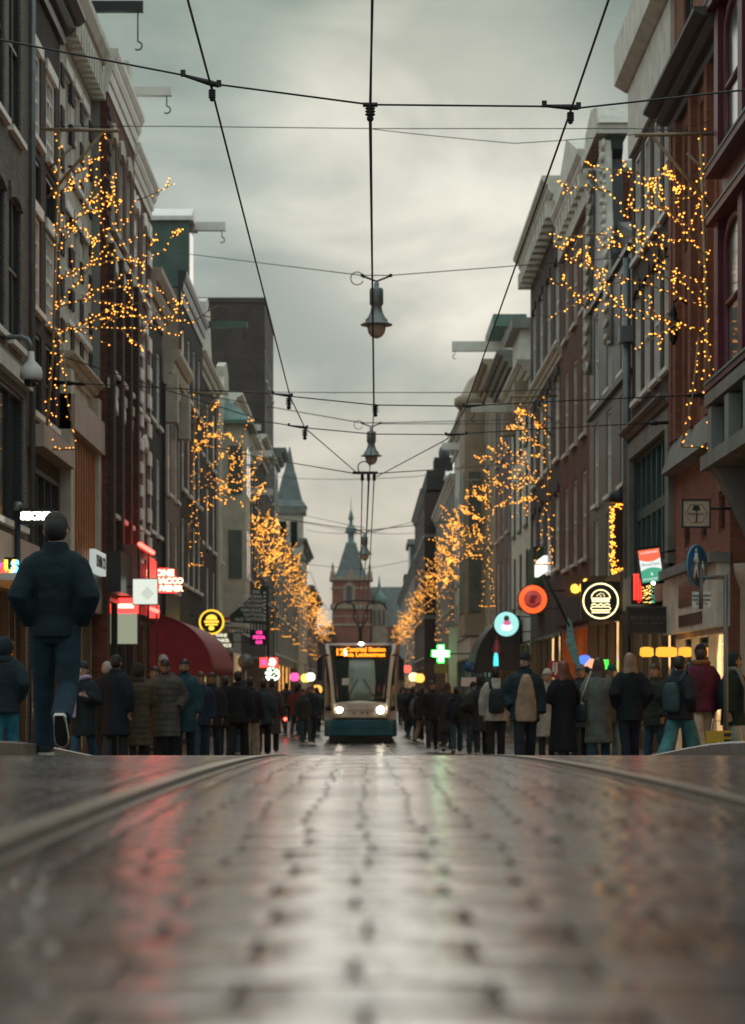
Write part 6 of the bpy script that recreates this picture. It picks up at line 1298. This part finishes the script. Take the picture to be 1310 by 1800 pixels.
# mid and far crowd: copies of five built figures
protos = []
rc = random.Random(77)
cols = [dk1, dk2, navy, dk3, (.03, .035, .04), (.05, .04, .035), (.012, .03, .035), (.16, .12, .085), (.02, .02, .03), (.13, .13, .12), (.12, .02, .025)]
pcs = [dk1, dk2, jean, (.02, .03, .05), (.03, .05, .07), (.2, .17, .13)]
cname = ['black', 'charcoal', 'navy', 'dark grey', 'slate grey', 'dark brown', 'dark teal', 'tan', 'blue-black', 'light grey', 'dark red']
far = []
def fp(label, x, y, d, yaw, group, **k): far.append((label, x, y, d, yaw, group, k))
for x, y, d, lb in ((760, 1204, 62, 'person in %s coat standing below and left of the green cross'), (786, 1206, 60, 'person in %s coat just right below the green cross'), (803, 1205, 57, 'person in %s coat below the green lit post'), (832, 1199, 52, 'person in %s coat under the left end of the black awning'), (846, 1202, 50, 'person in %s coat directly left of the white jacket with backpack'), (743, 1210, 72, 'person in %s coat between tram and green cross'), (728, 1210, 80, 'person in %s coat a little right of the tram'), (716, 1212, 92, 'person in %s coat nearest the right side of the tram'), (557, 1212, 92, 'person in %s coat walking alone just left of the tram'), (535, 1205, 80, 'person in %s coat beside the right cyclist')): fp(lb, x, y, d, AW if rc.random() < .6 else TO, 'pedestrians either side of the tram')
for i in range(16):
    d = rc.uniform(70, 135); fp('small dark-coated pedestrian in the far crowd left of the tram', rc.uniform(485, 560) if d < 100 else rc.uniform(515, 566), None, d, rc.choice((AW, TO)), 'far crowd left of the tram')
for i in range(20):
    d = rc.uniform(66, 140); fp('small dark-coated pedestrian in the far crowd right of the tram', rc.uniform(716, 850) if d < 95 else rc.uniform(705, 770), None, d, rc.choice((AW, TO)), 'far crowd right of the tram')
for i in range(5): fp('dark pedestrian glimpsed between the nearer people in the left crowd', rc.uniform(190, 470), None, rc.uniform(46, 62), rc.choice((AW, TO)), 'people behind the left crowd')
for i in range(4): fp('dark pedestrian glimpsed between the nearer people in the right crowd', rc.uniform(880, 1180), None, rc.uniform(44, 52), rc.choice((AW, TO)), 'people behind the right crowd')
kinds = [dict(jacket=(dk1, .8, .05, False), pants=(dk2, .01), stride=.22), dict(jacket=(dk2, .5, .05, False), pants=(dk1, 0), stride=.16, hair=('long', 'brown')), dict(jacket=(navy, .85, .06, False), pants=(jean, .02), stride=.28, pack=dk1), dict(jacket=(dk3, .8, .05, False), pants=(jean, .01), stride=.1, hat=('beanie', dk1), arms='front'), dict(jacket=(dk2, .6, .06, False), pants=(dk1, .01), stride=.2, hat='hood', arms='pocket')]
P0 = {}; placed = []
for i, (label, x, y, d, yaw, group, k) in enumerate(far):
    ki = i % len(kinds); hgt = rc.uniform(1.62, 1.86)
    if ki not in P0:
        yy = VY - (hgt + G(d) - EYE) * FPX / d
        P0[ki] = person(label, x, yy, d, yaw, group=group, vox=.024, skin=rc.randint(0, 2), **kinds[ki]); placed.append((P0[ki], label, x, d, 'dark')); continue
    src = P0[ki]; c = src.copy(); col.objects.link(c); tag(c, label, 'person', group)
    q = P(x, 0, d); c.location = (q.x, d, G(d)); c.rotation_euler = (0, 0, yaw + rc.uniform(-.9, .9)); s_ = hgt / 1.76; c.scale = (s_, s_, s_)
    jc_ = rc.choice(cols); jm, pm = cloth(jc_), cloth(rc.choice(pcs)); placed.append((c, label, x, d, cname[cols.index(jc_)]))
    for ch in src.children:
        e = ch.copy(); col.objects.link(e); e.parent = c
        nm = ch.name.split('.')[0]
        if nm in ('jacket', 'coat', 'trousers', 'hood'): e.material_slots[0].link = 'OBJECT'; e.material_slots[0].material = pm if nm == 'trousers' else jm
        for g in ch.children: f = g.copy(); col.objects.link(f); f.parent = e
ON = ['first', 'second', 'third', 'fourth', 'fifth', 'sixth', 'seventh', 'eighth', 'ninth', 'tenth', 'eleventh', 'twelfth', 'thirteenth', 'fourteenth', 'fifteenth', 'sixteenth', 'seventeenth', 'eighteenth', 'nineteenth', 'twentieth']
for key, tx, sg in (('far crowd left', 'in %s coat, %s leftwards from the tram in the far crowd', -1), ('far crowd right', 'in %s coat, %s rightwards from the tram in the far crowd', 1), ('in the left crowd', 'in %s coat half hidden in the left crowd, %s from the left', 1), ('in the right crowd', 'in %s coat half hidden in the right crowd, %s from the left', 1)):
    ls = sorted([p for p in placed if key in p[1]], key=lambda p: sg * p[2])
    for i, p in enumerate(ls): p[0]['label'] = 'pedestrian ' + tx % (p[4], ON[i])
for p in placed:
    if '%s' in p[1]: p[0]['label'] = p[1] % p[4]
# ---- two cyclists with red rear lights
def bicycle(x, d, label):
    q = P(x, 0, d); b = empty('bicycle', (q.x, d, G(d)), label=label, cat='bicycle', group='bicycles with red rear lights')
    for y in (-.52, .55):
        w_ = MB().tube([(0, y + .34*math.cos(i*math.pi/12), .35 + .34*math.sin(i*math.pi/12)) for i in range(25)], .02, 6).build('wheel', signblack, b)
        mb = MB()
        for i in range(8): a = i*math.pi/4; mb.tube([(0, y, .35), (0, y + .33*math.cos(a), .35 + .33*math.sin(a))], .004, 4)
        mb.build('spokes', greymetal, w_)
    mb = MB(); mb.tube([(0, -.52, .35), (0, -.05, .33), (0, -.18, .88)], .018, 6); mb.tube([(0, -.05, .33), (0, .42, .85), (0, -.14, .72)], .018, 6); mb.tube([(0, .55, .35), (0, .4, .98)], .018, 6); mb.build('frame', signblack, b)
    MB().tube([(-.28, .25, 1.02), (-.22, .38, 1.03), (0, .4, 1.0), (.22, .38, 1.03), (.28, .25, 1.02)], .015, 6).build('handlebar', greymetal, b); MB().ball((0, -.2, .92), (.09, .14, .04)).build('saddle', signblack, b)
    MB().box((-.06, -.75, .72), (.06, -.3, .75)).build('rack', greymetal, b); MB().ball((0, -.78, .68), (.06, .03, .06)).build('rear_light', emit('red_rear_light', (1, .03, .02), 22), b)
for x, d, lb, lb2 in ((503, 88, 'left of the two bicycles with red rear lights', 'rider in dark jacket on the left bicycle'), (526, 90, 'right of the two bicycles with red rear lights', 'rider in dark jacket on the right bicycle')):
    bicycle(x, d, lb)
    person(lb2, x, VY - (1.85 - EYE) * FPX / d, d, AW, h=1.75, jacket=(dk2, .85, .05, False), pants=(jean, .01), arms='front', seat=True, group='cyclists', vox=.024, zoff=.42)

bpy.data.scenes.remove(_tmp)
